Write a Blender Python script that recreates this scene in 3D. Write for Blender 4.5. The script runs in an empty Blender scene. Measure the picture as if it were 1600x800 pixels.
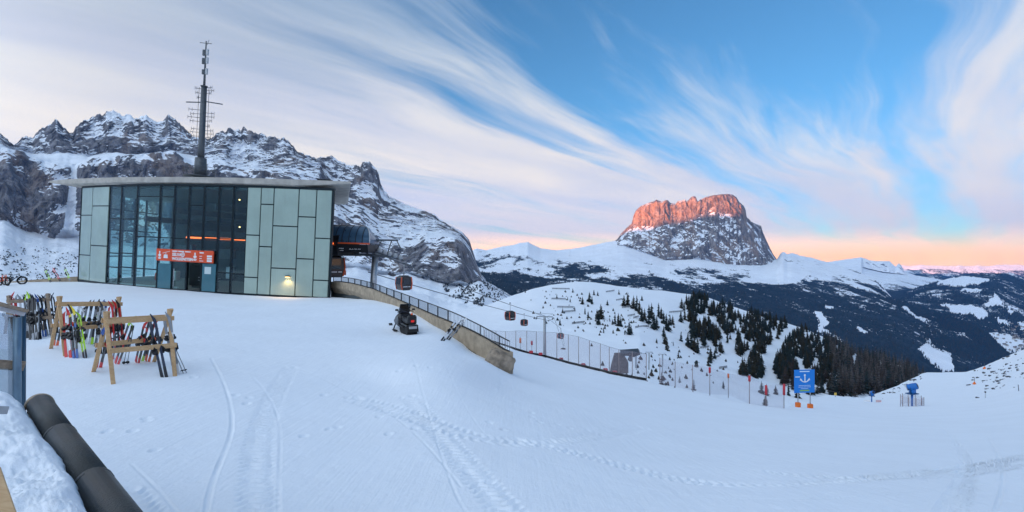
import bpy, bmesh, math, random
import numpy as np
from mathutils import Vector, Matrix, Euler

SC = bpy.context.scene
COL = SC.collection
R = math.radians
random.seed(7)
RNG = np.random.default_rng(11)

# ------------------------------------------------------------------ camera
EYE = 2.9
FPX = 800.0                       # focal length in photograph pixels (1600 px wide)
cam_data = bpy.data.cameras.new("camera")
cam_data.sensor_width = 36.0
cam_data.lens = 18.0
cam_data.clip_start = 0.1
cam_data.clip_end = 150000.0
cam = bpy.data.objects.new("camera", cam_data)
cam.location = (0, 0, EYE)
cam.rotation_euler = (R(90), 0, 0)
COL.objects.link(cam)
SC.camera = cam

# ------------------------------------------------------------------ exposure
SC.view_settings.view_transform = 'Standard'
SC.view_settings.look = 'None'
SC.view_settings.gamma = 1.0
SC.view_settings.use_curve_mapping = False
SC.view_settings.exposure = 1.84

# ------------------------------------------------------------------ sun and sky
SUN_EL = R(6.0)
SUN_TRAVEL = Vector((0.75, 0.66, 0)).normalized()       # horizontal direction the light travels
sun_data = bpy.data.lights.new("sun", 'SUN')
sun_data.energy = 5.0
sun_data.angle = R(0.5)
sun_data.color = (1.0, 0.27, 0.075)
sun = bpy.data.objects.new("sun", sun_data)
d = SUN_TRAVEL * math.cos(SUN_EL) + Vector((0, 0, -math.sin(SUN_EL)))
sun.rotation_euler = d.to_track_quat('-Z', 'Y').to_euler()
sun.location = (-60, -60, 80)
COL.objects.link(sun)


class NT:
    """small helper for node trees"""
    def __init__(self, tree):
        self.t = tree
        self.n = tree.nodes
        self.l = tree.links

    def new(self, kind, **kw):
        nd = self.n.new(kind)
        for k, v in kw.items():
            setattr(nd, k, v)
        return nd

    def link(self, a, b):
        self.l.new(a, b)

    def val(self, sock, v):
        if isinstance(v, bpy.types.NodeSocket):
            self.l.new(v, sock)
        elif isinstance(v, bpy.types.Node):
            self.l.new(v.outputs[0], sock)
        elif v is not None:
            sock.default_value = v

    def math(self, op, a, b=None, c=None, clamp=False):
        nd = self.new('ShaderNodeMath', operation=op)
        nd.use_clamp = clamp
        self.val(nd.inputs[0], a)
        if b is not None:
            self.val(nd.inputs[1], b)
        if c is not None:
            self.val(nd.inputs[2], c)
        return nd.outputs[0]

    def sstep(self, x, lo, hi, a=0.0, b=1.0):
        nd = self.new('ShaderNodeMapRange', interpolation_type='SMOOTHSTEP')
        self.val(nd.inputs[0], x)
        self.val(nd.inputs[1], lo)
        self.val(nd.inputs[2], hi)
        self.val(nd.inputs[3], a)
        self.val(nd.inputs[4], b)
        return nd.outputs[0]

    def mix(self, f, a, b, blend='MIX'):
        nd = self.new('ShaderNodeMix', data_type='RGBA', blend_type=blend)
        nd.clamp_factor = True
        self.val(nd.inputs[0], f)
        for s, v in ((nd.inputs[6], a), (nd.inputs[7], b)):
            if isinstance(v, (tuple, list)):
                v = tuple(v) + (1.0,) * (4 - len(v))
            self.val(s, v)
        return nd.outputs[2]

    def noise(self, vec, scale, detail=4.0, rough=0.55, dist=0.0, lac=2.0, out=0):
        nd = self.new('ShaderNodeTexNoise')
        if vec is not None:
            self.val(nd.inputs['Vector'], vec)
        nd.inputs['Scale'].default_value = scale
        nd.inputs['Detail'].default_value = detail
        nd.inputs['Roughness'].default_value = rough
        nd.inputs['Lacunarity'].default_value = lac
        nd.inputs['Distortion'].default_value = dist
        return nd.outputs[out]

    def mapping(self, vec, loc=(0, 0, 0), rot=(0, 0, 0), scale=(1, 1, 1)):
        nd = self.new('ShaderNodeMapping')
        self.val(nd.inputs[0], vec)
        nd.inputs[1].default_value = loc
        nd.inputs[2].default_value = rot
        nd.inputs[3].default_value = scale
        return nd.outputs[0]

    def ramp(self, f, stops, interp='LINEAR'):
        nd = self.new('ShaderNodeValToRGB')
        cr = nd.color_ramp
        cr.interpolation = interp
        while len(cr.elements) < len(stops):
            cr.elements.new(0.5)
        for e, (p, c) in zip(cr.elements, stops):
            e.position = p
            e.color = tuple(c) + (1.0,) * (4 - len(c))
        self.val(nd.inputs[0], f)
        return nd.outputs[0]


world = bpy.data.worlds.new("World")
SC.world = world
world.use_nodes = True
w = NT(world.node_tree)
w.n.clear()
sky = w.new('ShaderNodeTexSky', sky_type='NISHITA')
sky.sun_disc = False
sky.sun_elevation = SUN_EL
SUN_FROM = -SUN_TRAVEL
sky.sun_rotation = math.atan2(SUN_FROM.x, SUN_FROM.y)
sky.altitude = 2300.0
sky.air_density = 1.0
sky.dust_density = 0.6
sky.ozone_density = 3.0
tc = w.new('ShaderNodeTexCoord')
sep = w.new('ShaderNodeSeparateXYZ')
w.link(tc.outputs['Generated'], sep.inputs[0])
dz = w.math('MAXIMUM', sep.outputs[2], 0.0)
den = w.math('ADD', dz, 0.10)
comb = w.new('ShaderNodeCombineXYZ')
w.link(w.math('DIVIDE', sep.outputs[0], den), comb.inputs[0])
w.link(w.math('DIVIDE', sep.outputs[1], den), comb.inputs[1])
# high cloud: streaks that run towards the north-west horizon
AZ = R(42)
warp = w.noise(w.mapping(comb.outputs[0], scale=(0.35, 0.35, 1)), 1.0, 3, 0.5, out=1)
wv = w.new('ShaderNodeVectorMath', operation='SCALE')
w.link(warp, wv.inputs[0]); wv.inputs[3].default_value = 0.8
va = w.new('ShaderNodeVectorMath', operation='ADD')
w.link(comb.outputs[0], va.inputs[0]); w.link(wv.outputs[0], va.inputs[1])
rot = w.mapping(va.outputs[0], rot=(0, 0, AZ))          # y axis now runs along the streaks
st = w.noise(w.mapping(rot, loc=(3.1, 0.4, 0), scale=(1.25, 0.13, 1)), 1.0, 7, 0.55, 0.2)
fine = w.noise(w.mapping(rot, loc=(1.7, 5.0, 2), scale=(4.2, 0.50, 1)), 1.0, 6, 0.60, 0.5)
big = w.noise(w.mapping(comb.outputs[0], loc=(4.0, 1.0, 5), scale=(0.22, 0.22, 1)), 1.0, 2, 0.5)
# the veil is thicker towards the sunrise (left and behind) and towards the horizon; wisps on the clear side
left = w.sstep(w.math('ADD', w.math('MULTIPLY', sep.outputs[0], -0.85), w.math('MULTIPLY', sep.outputs[1], -0.55)), -0.80, 0.35)
low = w.sstep(dz, 0.48, 0.03)
base = w.math('ADD', w.math('ADD', w.math('MULTIPLY', low, 0.62), 0.10), w.math('MULTIPLY', left, 0.50))
base = w.math('ADD', base, w.math('MULTIPLY', w.sstep(dz, 0.40, 0.95), 0.16))
base = w.math('SUBTRACT', base, w.math('MULTIPLY', w.math('MULTIPLY', w.sstep(sep.outputs[0], 0.25, 0.70), w.sstep(dz, 0.10, 0.34)), 0.34))     # the clear side
streak = w.math('ADD', w.math('MULTIPLY', w.math('SUBTRACT', st, 0.5), 2.6), w.math('MULTIPLY', w.math('SUBTRACT', fine, 0.5), 1.1))
streak = w.math('ADD', streak, w.math('MULTIPLY', w.math('SUBTRACT', big, 0.5), 0.7))
amp_ = w.math('SUBTRACT', 1.45, w.math('MULTIPLY', w.sstep(left, 0.05, 0.80), 1.15))
cov = w.math('ADD', base, w.math('MULTIPLY', streak, amp_))
cov = w.sstep(cov, -0.05, 1.02)
cov = w.math('MULTIPLY', cov, 0.94)
CB = 4.0
def cc(r, g, b):
    return (r, g, b)
ccol = w.ramp(dz, [(0.0, (1.25, 0.64, 0.28)), (0.020, (1.20, 0.76, 0.47)), (0.048, (0.66, 0.58, 0.56)),
                   (0.15, (0.80, 0.70, 0.58)), (0.30, (0.70, 0.67, 0.61)), (0.48, (0.48, 0.57, 0.66)), (1.0, (0.48, 0.60, 0.75))])
grey = w.noise(w.mapping(rot, loc=(9.0, 2.0, 1), scale=(1.0, 0.22, 1)), 1.0, 4, 0.5, 0.3)
ccol = w.mix(w.math('MULTIPLY', w.sstep(grey, 0.38, 0.60, 0.0, 0.75), w.sstep(dz, 0.045, 0.13)), ccol, (0.50, 0.51, 0.58))
cs = w.new('ShaderNodeVectorMath', operation='SCALE')
# cloud on the sunrise side is bluer and boosted to add light on the snow
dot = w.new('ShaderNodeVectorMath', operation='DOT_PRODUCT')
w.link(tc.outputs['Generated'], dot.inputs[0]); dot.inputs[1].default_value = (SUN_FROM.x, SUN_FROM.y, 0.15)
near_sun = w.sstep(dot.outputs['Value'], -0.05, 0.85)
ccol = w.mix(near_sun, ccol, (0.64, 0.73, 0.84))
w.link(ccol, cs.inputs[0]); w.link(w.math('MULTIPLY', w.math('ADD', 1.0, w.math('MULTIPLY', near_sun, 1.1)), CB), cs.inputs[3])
# glow of the low haze along the horizon
glow = w.sstep(sep.outputs[2], 0.042, 0.0, 0.0, 0.9)
gcol = w.new('ShaderNodeVectorMath', operation='SCALE')
gcol.inputs[0].default_value = (1.30, 0.72, 0.32); gcol.inputs[3].default_value = CB
skyc = w.mix(1.0, sky.outputs[0], w.mix(w.sstep(dz, 0.05, 0.30), (0.66, 0.62, 0.58), (0.58, 0.72, 0.68)), 'MULTIPLY')      # thin low haze takes the edge off the blue
c1 = w.mix(glow, skyc, gcol.outputs[0])
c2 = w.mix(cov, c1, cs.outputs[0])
# below the horizon: the snow covered land beyond what is built
c2 = w.mix(w.sstep(sep.outputs[2], -0.004, -0.05), c2, (2.6, 2.9, 3.5))
bg = w.new('ShaderNodeBackground')
bg.inputs[1].default_value = 0.1
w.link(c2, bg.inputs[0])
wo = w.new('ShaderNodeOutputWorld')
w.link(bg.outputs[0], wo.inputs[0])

# ------------------------------------------------------------------ helpers: names, labels, objects
def tag(o, label=None, cat=None, group=None, kind=None):
    if label: o["label"] = label
    if cat: o["category"] = cat
    if group: o["group"] = group
    if kind: o["kind"] = kind
    return o


def empty(name, loc=(0, 0, 0), rot=(0, 0, 0), label=None, cat=None, group=None, parent=None):
    o = bpy.data.objects.new(name, None)
    o.empty_display_size = 0.2
    COL.objects.link(o)
    o.location = loc
    o.rotation_euler = rot
    if parent: o.parent = parent
    return tag(o, label, cat, group)


def link_mesh(name, me, mat=None, parent=None, loc=None, rot=None):
    if mat is not None and len(me.materials) == 0:
        for m in (mat if isinstance(mat, (list, tuple)) else [mat]):
            me.materials.append(m)
    o = bpy.data.objects.new(name, me)
    COL.objects.link(o)
    if parent: o.parent = parent
    if loc is not None: o.location = loc
    if rot is not None: o.rotation_euler = rot
    return o


def copy_tree(o, parent=None):
    c = o.copy()
    COL.objects.link(c)
    if parent is not None: c.parent = parent
    for ch in list(o.children):
        cc_ = copy_tree(ch, c)
        cc_.matrix_parent_inverse = ch.matrix_parent_inverse.copy()
    return c


class MB:
    """mesh builder: collects boxes, tubes, lathes into ONE mesh"""
    def __init__(self):
        self.v = []; self.f = []; self.mi = []; self.sm = []

    def add(self, vs, fs, mi=0, smooth=False):
        b = len(self.v)
        self.v += [tuple(p) for p in vs]
        for f in fs:
            self.f.append(tuple(i + b for i in f)); self.mi.append(mi); self.sm.append(smooth)
        return self

    def box(self, c, s, rot=None, mi=0, taper=1.0):
        hx, hy, hz = s[0] / 2, s[1] / 2, s[2] / 2
        vs = []
        for z in (-1, 1):
            t = taper if z > 0 else 1.0
            for x, y in ((-1, -1), (1, -1), (1, 1), (-1, 1)):
                vs.append(Vector((x * hx * t, y * hy * t, z * hz)))
        if rot is not None:
            m = rot if isinstance(rot, Matrix) else Euler(rot).to_matrix()
            vs = [m @ p for p in vs]
        vs = [p + Vector(c) for p in vs]
        return self.add(vs, [(3, 2, 1, 0), (4, 5, 6, 7), (0, 1, 5, 4), (1, 2, 6, 5), (2, 3, 7, 6), (3, 0, 4, 7)], mi)

    def bar(self, a, b, w_, h_, mi=0, up=(0, 0, 1)):
        """rectangular bar from a to b"""
        a, b = Vector(a), Vector(b)
        dd = (b - a); L = dd.length; dd = dd / L
        u = Vector(up)
        s = dd.cross(u)
        if s.length < 1e-4: s = dd.cross(Vector((0, 1, 0)))
        s.normalize(); u = s.cross(dd)
        vs = []
        for p in (a, b):
            for x, y in ((-1, -1), (1, -1), (1, 1), (-1, 1)):
                vs.append(p + s * (x * w_ / 2) + u * (y * h_ / 2))
        return self.add(vs, [(0, 1, 2, 3), (7, 6, 5, 4), (4, 5, 1, 0), (5, 6, 2, 1), (6, 7, 3, 2), (7, 4, 0, 3)], mi)

    def tube(self, pts, r, n=6, mi=0, cap=True, smooth=True):
        pts = [Vector(p) for p in pts]
        rs = r if isinstance(r, (list, tuple)) else [r] * len(pts)
        vs = []; fs = []
        prev = None
        for i, p in enumerate(pts):
            if i == 0: t = pts[1] - pts[0]
            elif i == len(pts) - 1: t = pts[-1] - pts[-2]
            else: t = pts[i + 1] - pts[i - 1]
            t = t.normalized()
            if prev is None:
                s = t.cross(Vector((0, 0, 1)))
                if s.length < 1e-3: s = t.cross(Vector((0, 1, 0)))
            else:
                s = prev - t * prev.dot(t)
            s.normalize(); prev = s
            u = t.cross(s)
            for k in range(n):
                a = 2 * math.pi * k / n
                vs.append(p + (s * math.cos(a) + u * math.sin(a)) * rs[i])
        for i in range(len(pts) - 1):
            for k in range(n):
                k2 = (k + 1) % n
                fs.append((i * n + k, i * n + k2, (i + 1) * n + k2, (i + 1) * n + k))
        b = len(self.v)
        self.add(vs, fs, mi, smooth)
        if cap:
            self.add([], [], mi)
            self.f.append(tuple(b + k for k in range(n))[::-1]); self.mi.append(mi); self.sm.append(False)
            e = b + (len(pts) - 1) * n
            self.f.append(tuple(e + k for k in range(n))); self.mi.append(mi); self.sm.append(False)
        return self

    def lathe(self, prof, n=16, c=(0, 0, 0), axis='z', mi=0, smooth=True):
        vs = []; fs = []
        for r, z in prof:
            for k in range(n):
                a = 2 * math.pi * k / n
                x, y = r * math.cos(a), r * math.sin(a)
                p = (x, y, z) if axis == 'z' else ((z, x, y) if axis == 'x' else (x, z, y))
                vs.append((p[0] + c[0], p[1] + c[1], p[2] + c[2]))
        for i in range(len(prof) - 1):
            for k in range(n):
                k2 = (k + 1) % n
                fs.append((i * n + k, i * n + k2, (i + 1) * n + k2, (i + 1) * n + k))
        fs.append(tuple(range(n))[::-1])
        m = (len(prof) - 1) * n
        fs.append(tuple(range(m, m + n)))
        return self.add(vs, fs, mi, smooth)

    def prism(self, poly, a, b, axis='x', mi=0):
        """extrude a 2D outline between a and b along an axis"""
        n = len(poly)
        def P(u, v, t):
            return (t, u, v) if axis == 'x' else ((u, t, v) if axis == 'y' else (u, v, t))
        vs = [P(u, v, a) for u, v in poly] + [P(u, v, b) for u, v in poly]
        fs = [tuple(range(n))[::-1], tuple(range(n, 2 * n))]
        for i in range(n):
            j = (i + 1) % n
            fs.append((i, j, j + n, i + n))
        return self.add(vs, fs, mi)

    def mesh(self, name, mats=None, bevel=0.0, fix=True):
        me = bpy.data.meshes.new(name)
        me.from_pydata(self.v, [], self.f)
        me.polygons.foreach_set("material_index", self.mi)
        me.polygons.foreach_set("use_smooth", self.sm)
        for m in (mats if isinstance(mats, (list, tuple)) else [mats]):
            if m is not None: me.materials.append(m)
        if fix or bevel:
            bm = bmesh.new(); bm.from_mesh(me)
            bmesh.ops.recalc_face_normals(bm, faces=bm.faces)
            if bevel:
                es = [e for e in bm.edges if e.is_manifold and e.calc_face_angle(0) > 0.6]
                bmesh.ops.bevel(bm, geom=es, offset=bevel, segments=1, affect='EDGES', profile=0.7)
            bm.to_mesh(me); bm.free()
        return me

    def build(self, name, mat, parent=None, bevel=0.0, loc=None, rot=None):
        return link_mesh(name, self.mesh(name, mat, bevel), None, parent, loc, rot)


def at(px, py, Y):
    """the point that lies Y metres out in the direction of a photograph pixel"""
    return Vector(((px - 800.0) / FPX * Y, Y, EYE + (400.0 - py) / FPX * Y))


# ------------------------------------------------------------------ materials
def pmat(name, col, rough=0.6, metal=0.0, var=0.0, vscale=8.0, bump=0.0, bscale=40.0, spec=0.4, emit=None, estr=0.0, coords='Object'):
    m = bpy.data.materials.new(name)
    m.use_nodes = True
    t = NT(m.node_tree)
    b = t.n['Principled BSDF']
    b.inputs['Base Color'].default_value = tuple(col) + (1,)
    b.inputs['Roughness'].default_value = rough
    b.inputs['Metallic'].default_value = metal
    b.inputs['Specular IOR Level'].default_value = spec
    if emit:
        b.inputs['Emission Color'].default_value = tuple(emit) + (1,)
        b.inputs['Emission Strength'].default_value = estr
    if var or bump:
        tcn = t.new('ShaderNodeTexCoord')
        if var:
            n = t.noise(tcn.outputs[coords], vscale, 4, 0.6)
            f = t.sstep(n, 0.3, 0.7)
            dk = tuple(c * (1 - var) for c in col); lt = tuple(min(1, c * (1 + var * 0.6)) for c in col)
            t.link(t.mix(f, dk, lt), b.inputs['Base Color'])
            t.link(t.math('ADD', t.math('MULTIPLY', n, 0.25), rough - 0.12), b.inputs['Roughness'])
        if bump:
            bn = t.new('ShaderNodeBump')
            bn.inputs['Strength'].default_value = bump
            bn.inputs['Distance'].default_value = 0.02
            t.link(t.noise(tcn.outputs[coords], bscale, 5, 0.6), bn.inputs['Height'])
            t.link(bn.outputs[0], b.inputs['Normal'])
    return m


def wood_mat(name, a, b_, scale=1.0):
    m = bpy.data.materials.new(name); m.use_nodes = True
    t = NT(m.node_tree); bs = t.n['Principled BSDF']
    tcn = t.new('ShaderNodeTexCoord')
    v = t.mapping(tcn.outputs['Object'], scale=(1.5 * scale, 9 * scale, 9 * scale))
    n = t.noise(v, 3.0, 5, 0.65, 0.6)
    n2 = t.noise(tcn.outputs['Object'], 1.3 * scale, 3, 0.5)
    c = t.mix(t.sstep(n, 0.3, 0.7), a, b_)
    c = t.mix(t.sstep(n2, 0.45, 0.75, 0, 0.35), c, tuple(x * 0.6 for x in a))
    t.link(c, bs.inputs['Base Color']); bs.inputs['Roughness'].default_value = 0.75
    bn = t.new('ShaderNodeBump'); bn.inputs['Strength'].default_value = 0.3; bn.inputs['Distance'].default_value = 0.01
    t.link(n, bn.inputs['Height']); t.link(bn.outputs[0], bs.inputs['Normal'])
    return m


SNOW = (0.81, 0.86, 0.92)

def snow_mat(name, fine=0.05, coarse=0.3, distance=0.03, tint=SNOW, groomed=False):
    m = bpy.data.materials.new(name); m.use_nodes = True
    t = NT(m.node_tree); b = t.n['Principled BSDF']
    g = t.new('ShaderNodeNewGeometry')
    pos = g.outputs['Position']
    n1 = t.noise(pos, coarse, 4, 0.55)
    n2 = t.noise(pos, 1.0 / fine, 4, 0.65)
    n3 = t.noise(pos, 1.7, 4, 0.6)
    c = t.mix(t.sstep(n1, 0.3, 0.7), tuple(x * 0.965 for x in tint), tint)
    t.link(c, b.inputs['Base Color'])
    b.inputs['Roughness'].default_value = 0.7
    b.inputs['Specular IOR Level'].default_value = 0.25
    h = t.math('ADD', t.math('MULTIPLY', n2, 0.35), n3)
    if groomed:
        # fine ribs left by the groomer, in two broad directions, and wind ripple
        ra = t.noise(t.mapping(pos, rot=(0, 0, 0.5), scale=(11, 0.5, 1)), 1.0, 3, 0.6)
        rb = t.noise(t.mapping(pos, rot=(0, 0, -0.7), scale=(9, 0.6, 1)), 1.0, 3, 0.6)
        sel = t.sstep(t.noise(pos, 0.16, 2, 0.5), 0.45, 0.55)
        mxr = t.new('ShaderNodeMix'); t.link(sel, mxr.inputs[0]); t.link(ra, mxr.inputs[2]); t.link(rb, mxr.inputs[3])
        crumb = t.noise(pos, 38.0, 3, 0.7)
        h = t.math('ADD', h, t.math('ADD', t.math('MULTIPLY', mxr.outputs[0], 0.55), t.math('MULTIPLY', t.sstep(crumb, 0.62, 0.75), 0.30)))
    bn = t.new('ShaderNodeBump'); bn.inputs['Strength'].default_value = 0.85; bn.inputs['Distance'].default_value = distance
    t.link(h, bn.inputs['Height']); t.link(bn.outputs[0], b.inputs['Normal'])
    return m


def rock_mat(name, s=1.0, snow_lo=0.42, snow_hi=0.60, tan=0.5, noise_amt=0.5, forest=False, base=(0.20, 0.20, 0.215), use_attr=False):
    """dolomite rock that carries snow wherever the wall is not too steep. s: metres per main noise cell"""
    m = bpy.data.materials.new(name); m.use_nodes = True
    t = NT(m.node_tree); b = t.n['Principled BSDF']
    g = t.new('ShaderNodeNewGeometry')
    pos = g.outputs['Position']
    sepn = t.new('ShaderNodeSeparateXYZ'); t.link(g.outputs['Normal'], sepn.inputs[0])
    vert = t.mapping(pos, scale=(1, 1, 0.28))
    horz = t.mapping(pos, rot=(0.12, 0.16, 0), scale=(0.6, 0.6, 1.5))
    nv = t.noise(vert, 1.0 / (60 * s), 6, 0.62, 0.3)
    nh = t.noise(horz, 1.0 / (45 * s), 6, 0.66, 0.4)
    nb = t.noise(t.mapping(pos, scale=(1, 1, 0.45)), 1.0 / (260 * s), 3, 0.5)
    nf = t.noise(pos, 1.0 / (13 * s), 5, 0.7)
    rock = t.mix(t.sstep(nv, 0.34, 0.66), tuple(x * 0.45 for x in base), tuple(x * 1.25 for x in base))
    rock = t.mix(t.sstep(nb, 0.53, 0.63, 0.0, tan), rock, (0.36, 0.25, 0.17))
    rock = t.mix(t.sstep(nf, 0.50, 0.75, 0, 0.55), rock, tuple(x * 0.40 for x in base))
    ck = t.noise(t.mapping(pos, scale=(1, 1, 0.16)), 1.0 / (42 * s), 4, 0.6, 0.8)
    ck = t.math('ABSOLUTE', t.math('SUBTRACT', ck, 0.5))
    rock = t.mix(t.sstep(ck, 0.035, 0.0, 0, 0.8), rock, tuple(x * 0.22 for x in base))
    rock = t.mix(t.sstep(nh, 0.60, 0.70, 0, 0.45), rock, tuple(x * 1.5 for x in base))
    e = t.math('ADD', t.math('MULTIPLY', t.math('SUBTRACT', nh, 0.5), noise_amt * 1.3),
               t.math('MULTIPLY', t.math('SUBTRACT', nf, 0.5), noise_amt * 1.3))
    if use_attr:
        ga = t.new('ShaderNodeAttribute'); ga.attribute_name = "snow"
        sn = t.sstep(t.math('ADD', ga.outputs['Fac'], e), 0.42, 0.58)
    else:
        sn = t.sstep(t.math('ADD', sepn.outputs[2], e), snow_lo, snow_hi)
    ncol = t.noise(pos, 1.0 / (150 * s), 3, 0.5)
    snowc = t.mix(t.sstep(ncol, 0.3, 0.7), tuple(x * 0.93 for x in SNOW), SNOW)
    col = t.mix(sn, rock, snowc)
    if forest:
        at_ = t.new('ShaderNodeAttribute'); at_.attribute_name = "forest"
        nfo = t.noise(pos, 1.0 / 42.0, 6, 0.75)
        ff = t.math('ADD', at_.outputs['Fac'], t.math('MULTIPLY', t.math('SUBTRACT', nfo, 0.5), 2.5))
        ff = t.sstep(ff, 0.44, 0.62)
        fl = t.mix(t.sstep(nfo, 0.35, 0.65), (0.006, 0.013, 0.016), (0.030, 0.040, 0.044))
        col = t.mix(ff, col, fl)
    t.link(col, b.inputs['Base Color'])
    b.inputs['Roughness'].default_value = 0.9
    b.inputs['Specular IOR Level'].default_value = 0.1
    bn = t.new('ShaderNodeBump'); bn.inputs['Strength'].default_value = 0.8; bn.inputs['Distance'].default_value = 8.0 * s
    hh = t.math('ADD', t.math('MULTIPLY', nv, 1.2), t.math('ADD', nh, t.math('MULTIPLY', nf, 0.6)))
    t.link(hh, bn.inputs['Height']); t.link(bn.outputs[0], b.inputs['Normal'])
    return m


# ------------------------------------------------------------------ numpy noise
_perm = np.random.default_rng(3).permutation(256)
_perm = np.concatenate([_perm, _perm, _perm])
_g3 = np.random.default_rng(5).normal(size=(256, 3)); _g3 /= np.linalg.norm(_g3, axis=1)[:, None]

def perlin(x, y, z):
    xi = np.floor(x).astype(np.int64); yi = np.floor(y).astype(np.int64); zi = np.floor(z).astype(np.int64)
    xf, yf, zf = x - xi, y - yi, z - zi
    u, v, w_ = [q * q * q * (q * (q * 6 - 15) + 10) for q in (xf, yf, zf)]
    xi &= 255; yi &= 255; zi &= 255
    def gr(dx, dy, dz_):
        h = _perm[_perm[_perm[(xi + dx) & 255] + ((yi + dy) & 255)] + ((zi + dz_) & 255)]
        g = _g3[h]
        return g[..., 0] * (xf - dx) + g[..., 1] * (yf - dy) + g[..., 2] * (zf - dz_)
    def lp(a, b, t_): return a + (b - a) * t_
    return lp(lp(lp(gr(0, 0, 0), gr(1, 0, 0), u), lp(gr(0, 1, 0), gr(1, 1, 0), u), v),
              lp(lp(gr(0, 0, 1), gr(1, 0, 1), u), lp(gr(0, 1, 1), gr(1, 1, 1), u), v), w_)

def fbm(x, y, z, oct=5, gain=0.5, ridged=False):
    s = 0.0; a = 1.0; tot = 0.0
    for i in range(oct):
        n = perlin(x + 17.3 * i, y - 9.1 * i, z + 3.7 * i)
        if ridged: n = 1.0 - 2.2 * np.abs(n)
        s = s + n * a; tot += a
        a *= gain; x = x * 2.03; y = y * 2.03; z = z * 2.03
    return s / tot


def grid_mesh(name, P, mat, attr=None, smooth=True):
    """P: rows x cols x 3"""
    nr, nc = P.shape[:2]
    me = bpy.data.meshes.new(name)
    me.vertices.add(nr * nc)
    me.vertices.foreach_set("co", P.reshape(-1).astype(np.float32))
    i = np.arange(nr * nc).reshape(nr, nc)
    q = np.stack([i[:-1, :-1], i[:-1, 1:], i[1:, 1:], i[1:, :-1]], -1).reshape(-1)
    nq = (nr - 1) * (nc - 1)
    me.loops.add(nq * 4)
    me.loops.foreach_set("vertex_index", q.astype(np.int32))
    me.polygons.add(nq)
    me.polygons.foreach_set("loop_start", np.arange(0, nq * 4, 4, dtype=np.int32))
    me.polygons.foreach_set("loop_total", np.full(nq, 4, dtype=np.int32))
    me.update(calc_edges=True)
    me.polygons.foreach_set("use_smooth", np.full(nq, smooth))
    for k, a in (attr or {}).items():
        at_ = me.attributes.new(k, 'FLOAT', 'POINT')
        at_.data.foreach_set("value", a.reshape(-1).astype(np.float32))
    me.materials.append(mat)
    return link_mesh(name, me)


def band_curve(pts, px):
    a = np.array(pts, float)
    return np.interp(px, a[:, 0], a[:, 1]), (np.interp(px, a[:, 0], a[:, 2]) if a.shape[1] > 2 else None)


def relief(px, bands, rows):
    """bands: list of (py array, Y array) from the foot up; rows: how many rows between each. Returns P and the band coordinate."""
    P = []; T = []
    for k in range(len(bands) - 1):
        (a, ya), (b, yb) = bands[k], bands[k + 1]
        A = np.stack([(px - 800) / FPX * ya, ya, EYE + (400 - a) / FPX * ya], -1)
        B = np.stack([(px - 800) / FPX * yb, yb, EYE + (400 - b) / FPX * yb], -1)
        n = rows[k]
        for j in range(n + (1 if k == len(bands) - 2 else 0)):
            t = j / n
            P.append(A + (B - A) * t); T.append(k + t)
    return np.array(P), np.array(T)

# ================================================================== MOUNTAINS
def pushed(P, amt):
    """move points towards the viewer's side, horizontally"""
    h = P[..., :2] / np.linalg.norm(P[..., :2], axis=-1, keepdims=True)
    Q = P.copy()
    Q[..., 0] -= h[..., 0] * amt; Q[..., 1] -= h[..., 1] * amt
    return Q


def cliffs(P, wcl, sc, amp, seed=0.0):
    """rock relief: buttresses, gullies, ledges. wcl: 0..1 how much of a cliff each point is. Returns points and how gully-like each is"""
    x, y, z = P[..., 0] / sc + seed, P[..., 1] / sc, P[..., 2] / sc
    wx = fbm(x * 1.1, y * 1.1, z * 1.1 + 9, 3) * 0.55; wz = fbm(x * 0.9 + 7, y * 0.9, z * 0.9, 3) * 0.5
    x = x + wx; z = z + wz
    big = fbm(x * 0.55, y * 0.55, z * 0.20 + 4, 3, 0.5, ridged=True)
    flute = fbm(x * 1.9 + 5 + z * 0.25, y * 1.9, z * 0.5, 4, 0.55, ridged=True)
    diag = fbm(x * 1.5 + z * 1.2, y * 1.5, z * 1.0 - x * 0.5 + 3, 4, 0.55, ridged=True)
    led = fbm(x * 0.9, y * 0.9, z * 3.4 + seed, 4, 0.62)
    fine = fbm(x * 6.0, y * 6.0, z * 5.0, 3, 0.6)
    a = big * 1.5 + flute * 1.0 + diag * 0.45 + led * 0.26 + fine * 0.46
    gully = -(flute * 0.9 + diag * 1.0 + big * 0.4)
    return pushed(P, a * amp * wcl), gully


def normals_z(P):
    du = np.gradient(P, axis=1); dv = np.gradient(P, axis=0)
    n = np.cross(du, dv); n /= np.linalg.norm(n, axis=-1, keepdims=True) + 1e-9
    return np.abs(n[..., 2])


def snow_cover(P, wcl, gully, cover, sc):
    """0..1 snow on rock: lies on ledges and in gullies; cover: share of the cliff that is white"""
    nz = normals_z(P)
    c = wcl > 0.5
    g = (gully - gully[c].mean()) / (gully[c].std() + 1e-6)
    n_ = (nz - nz[c].mean()) / (nz[c].std() + 1e-6)
    patch = fbm(P[..., 0] / (sc * 1.2), P[..., 1] / (sc * 1.2), P[..., 2] / (sc * 1.2), 3) * 2.2
    v = n_ * 0.8 + g * 0.65 + patch * 1.0
    th = np.quantile(v[c], 1 - cover)
    s_ = np.clip(0.5 + (v - th) * 0.45, 0, 1)
    return np.where(wcl > 0.5, s_, np.clip(s_ + (0.5 - wcl) * 2.2, 0, 1))


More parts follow.
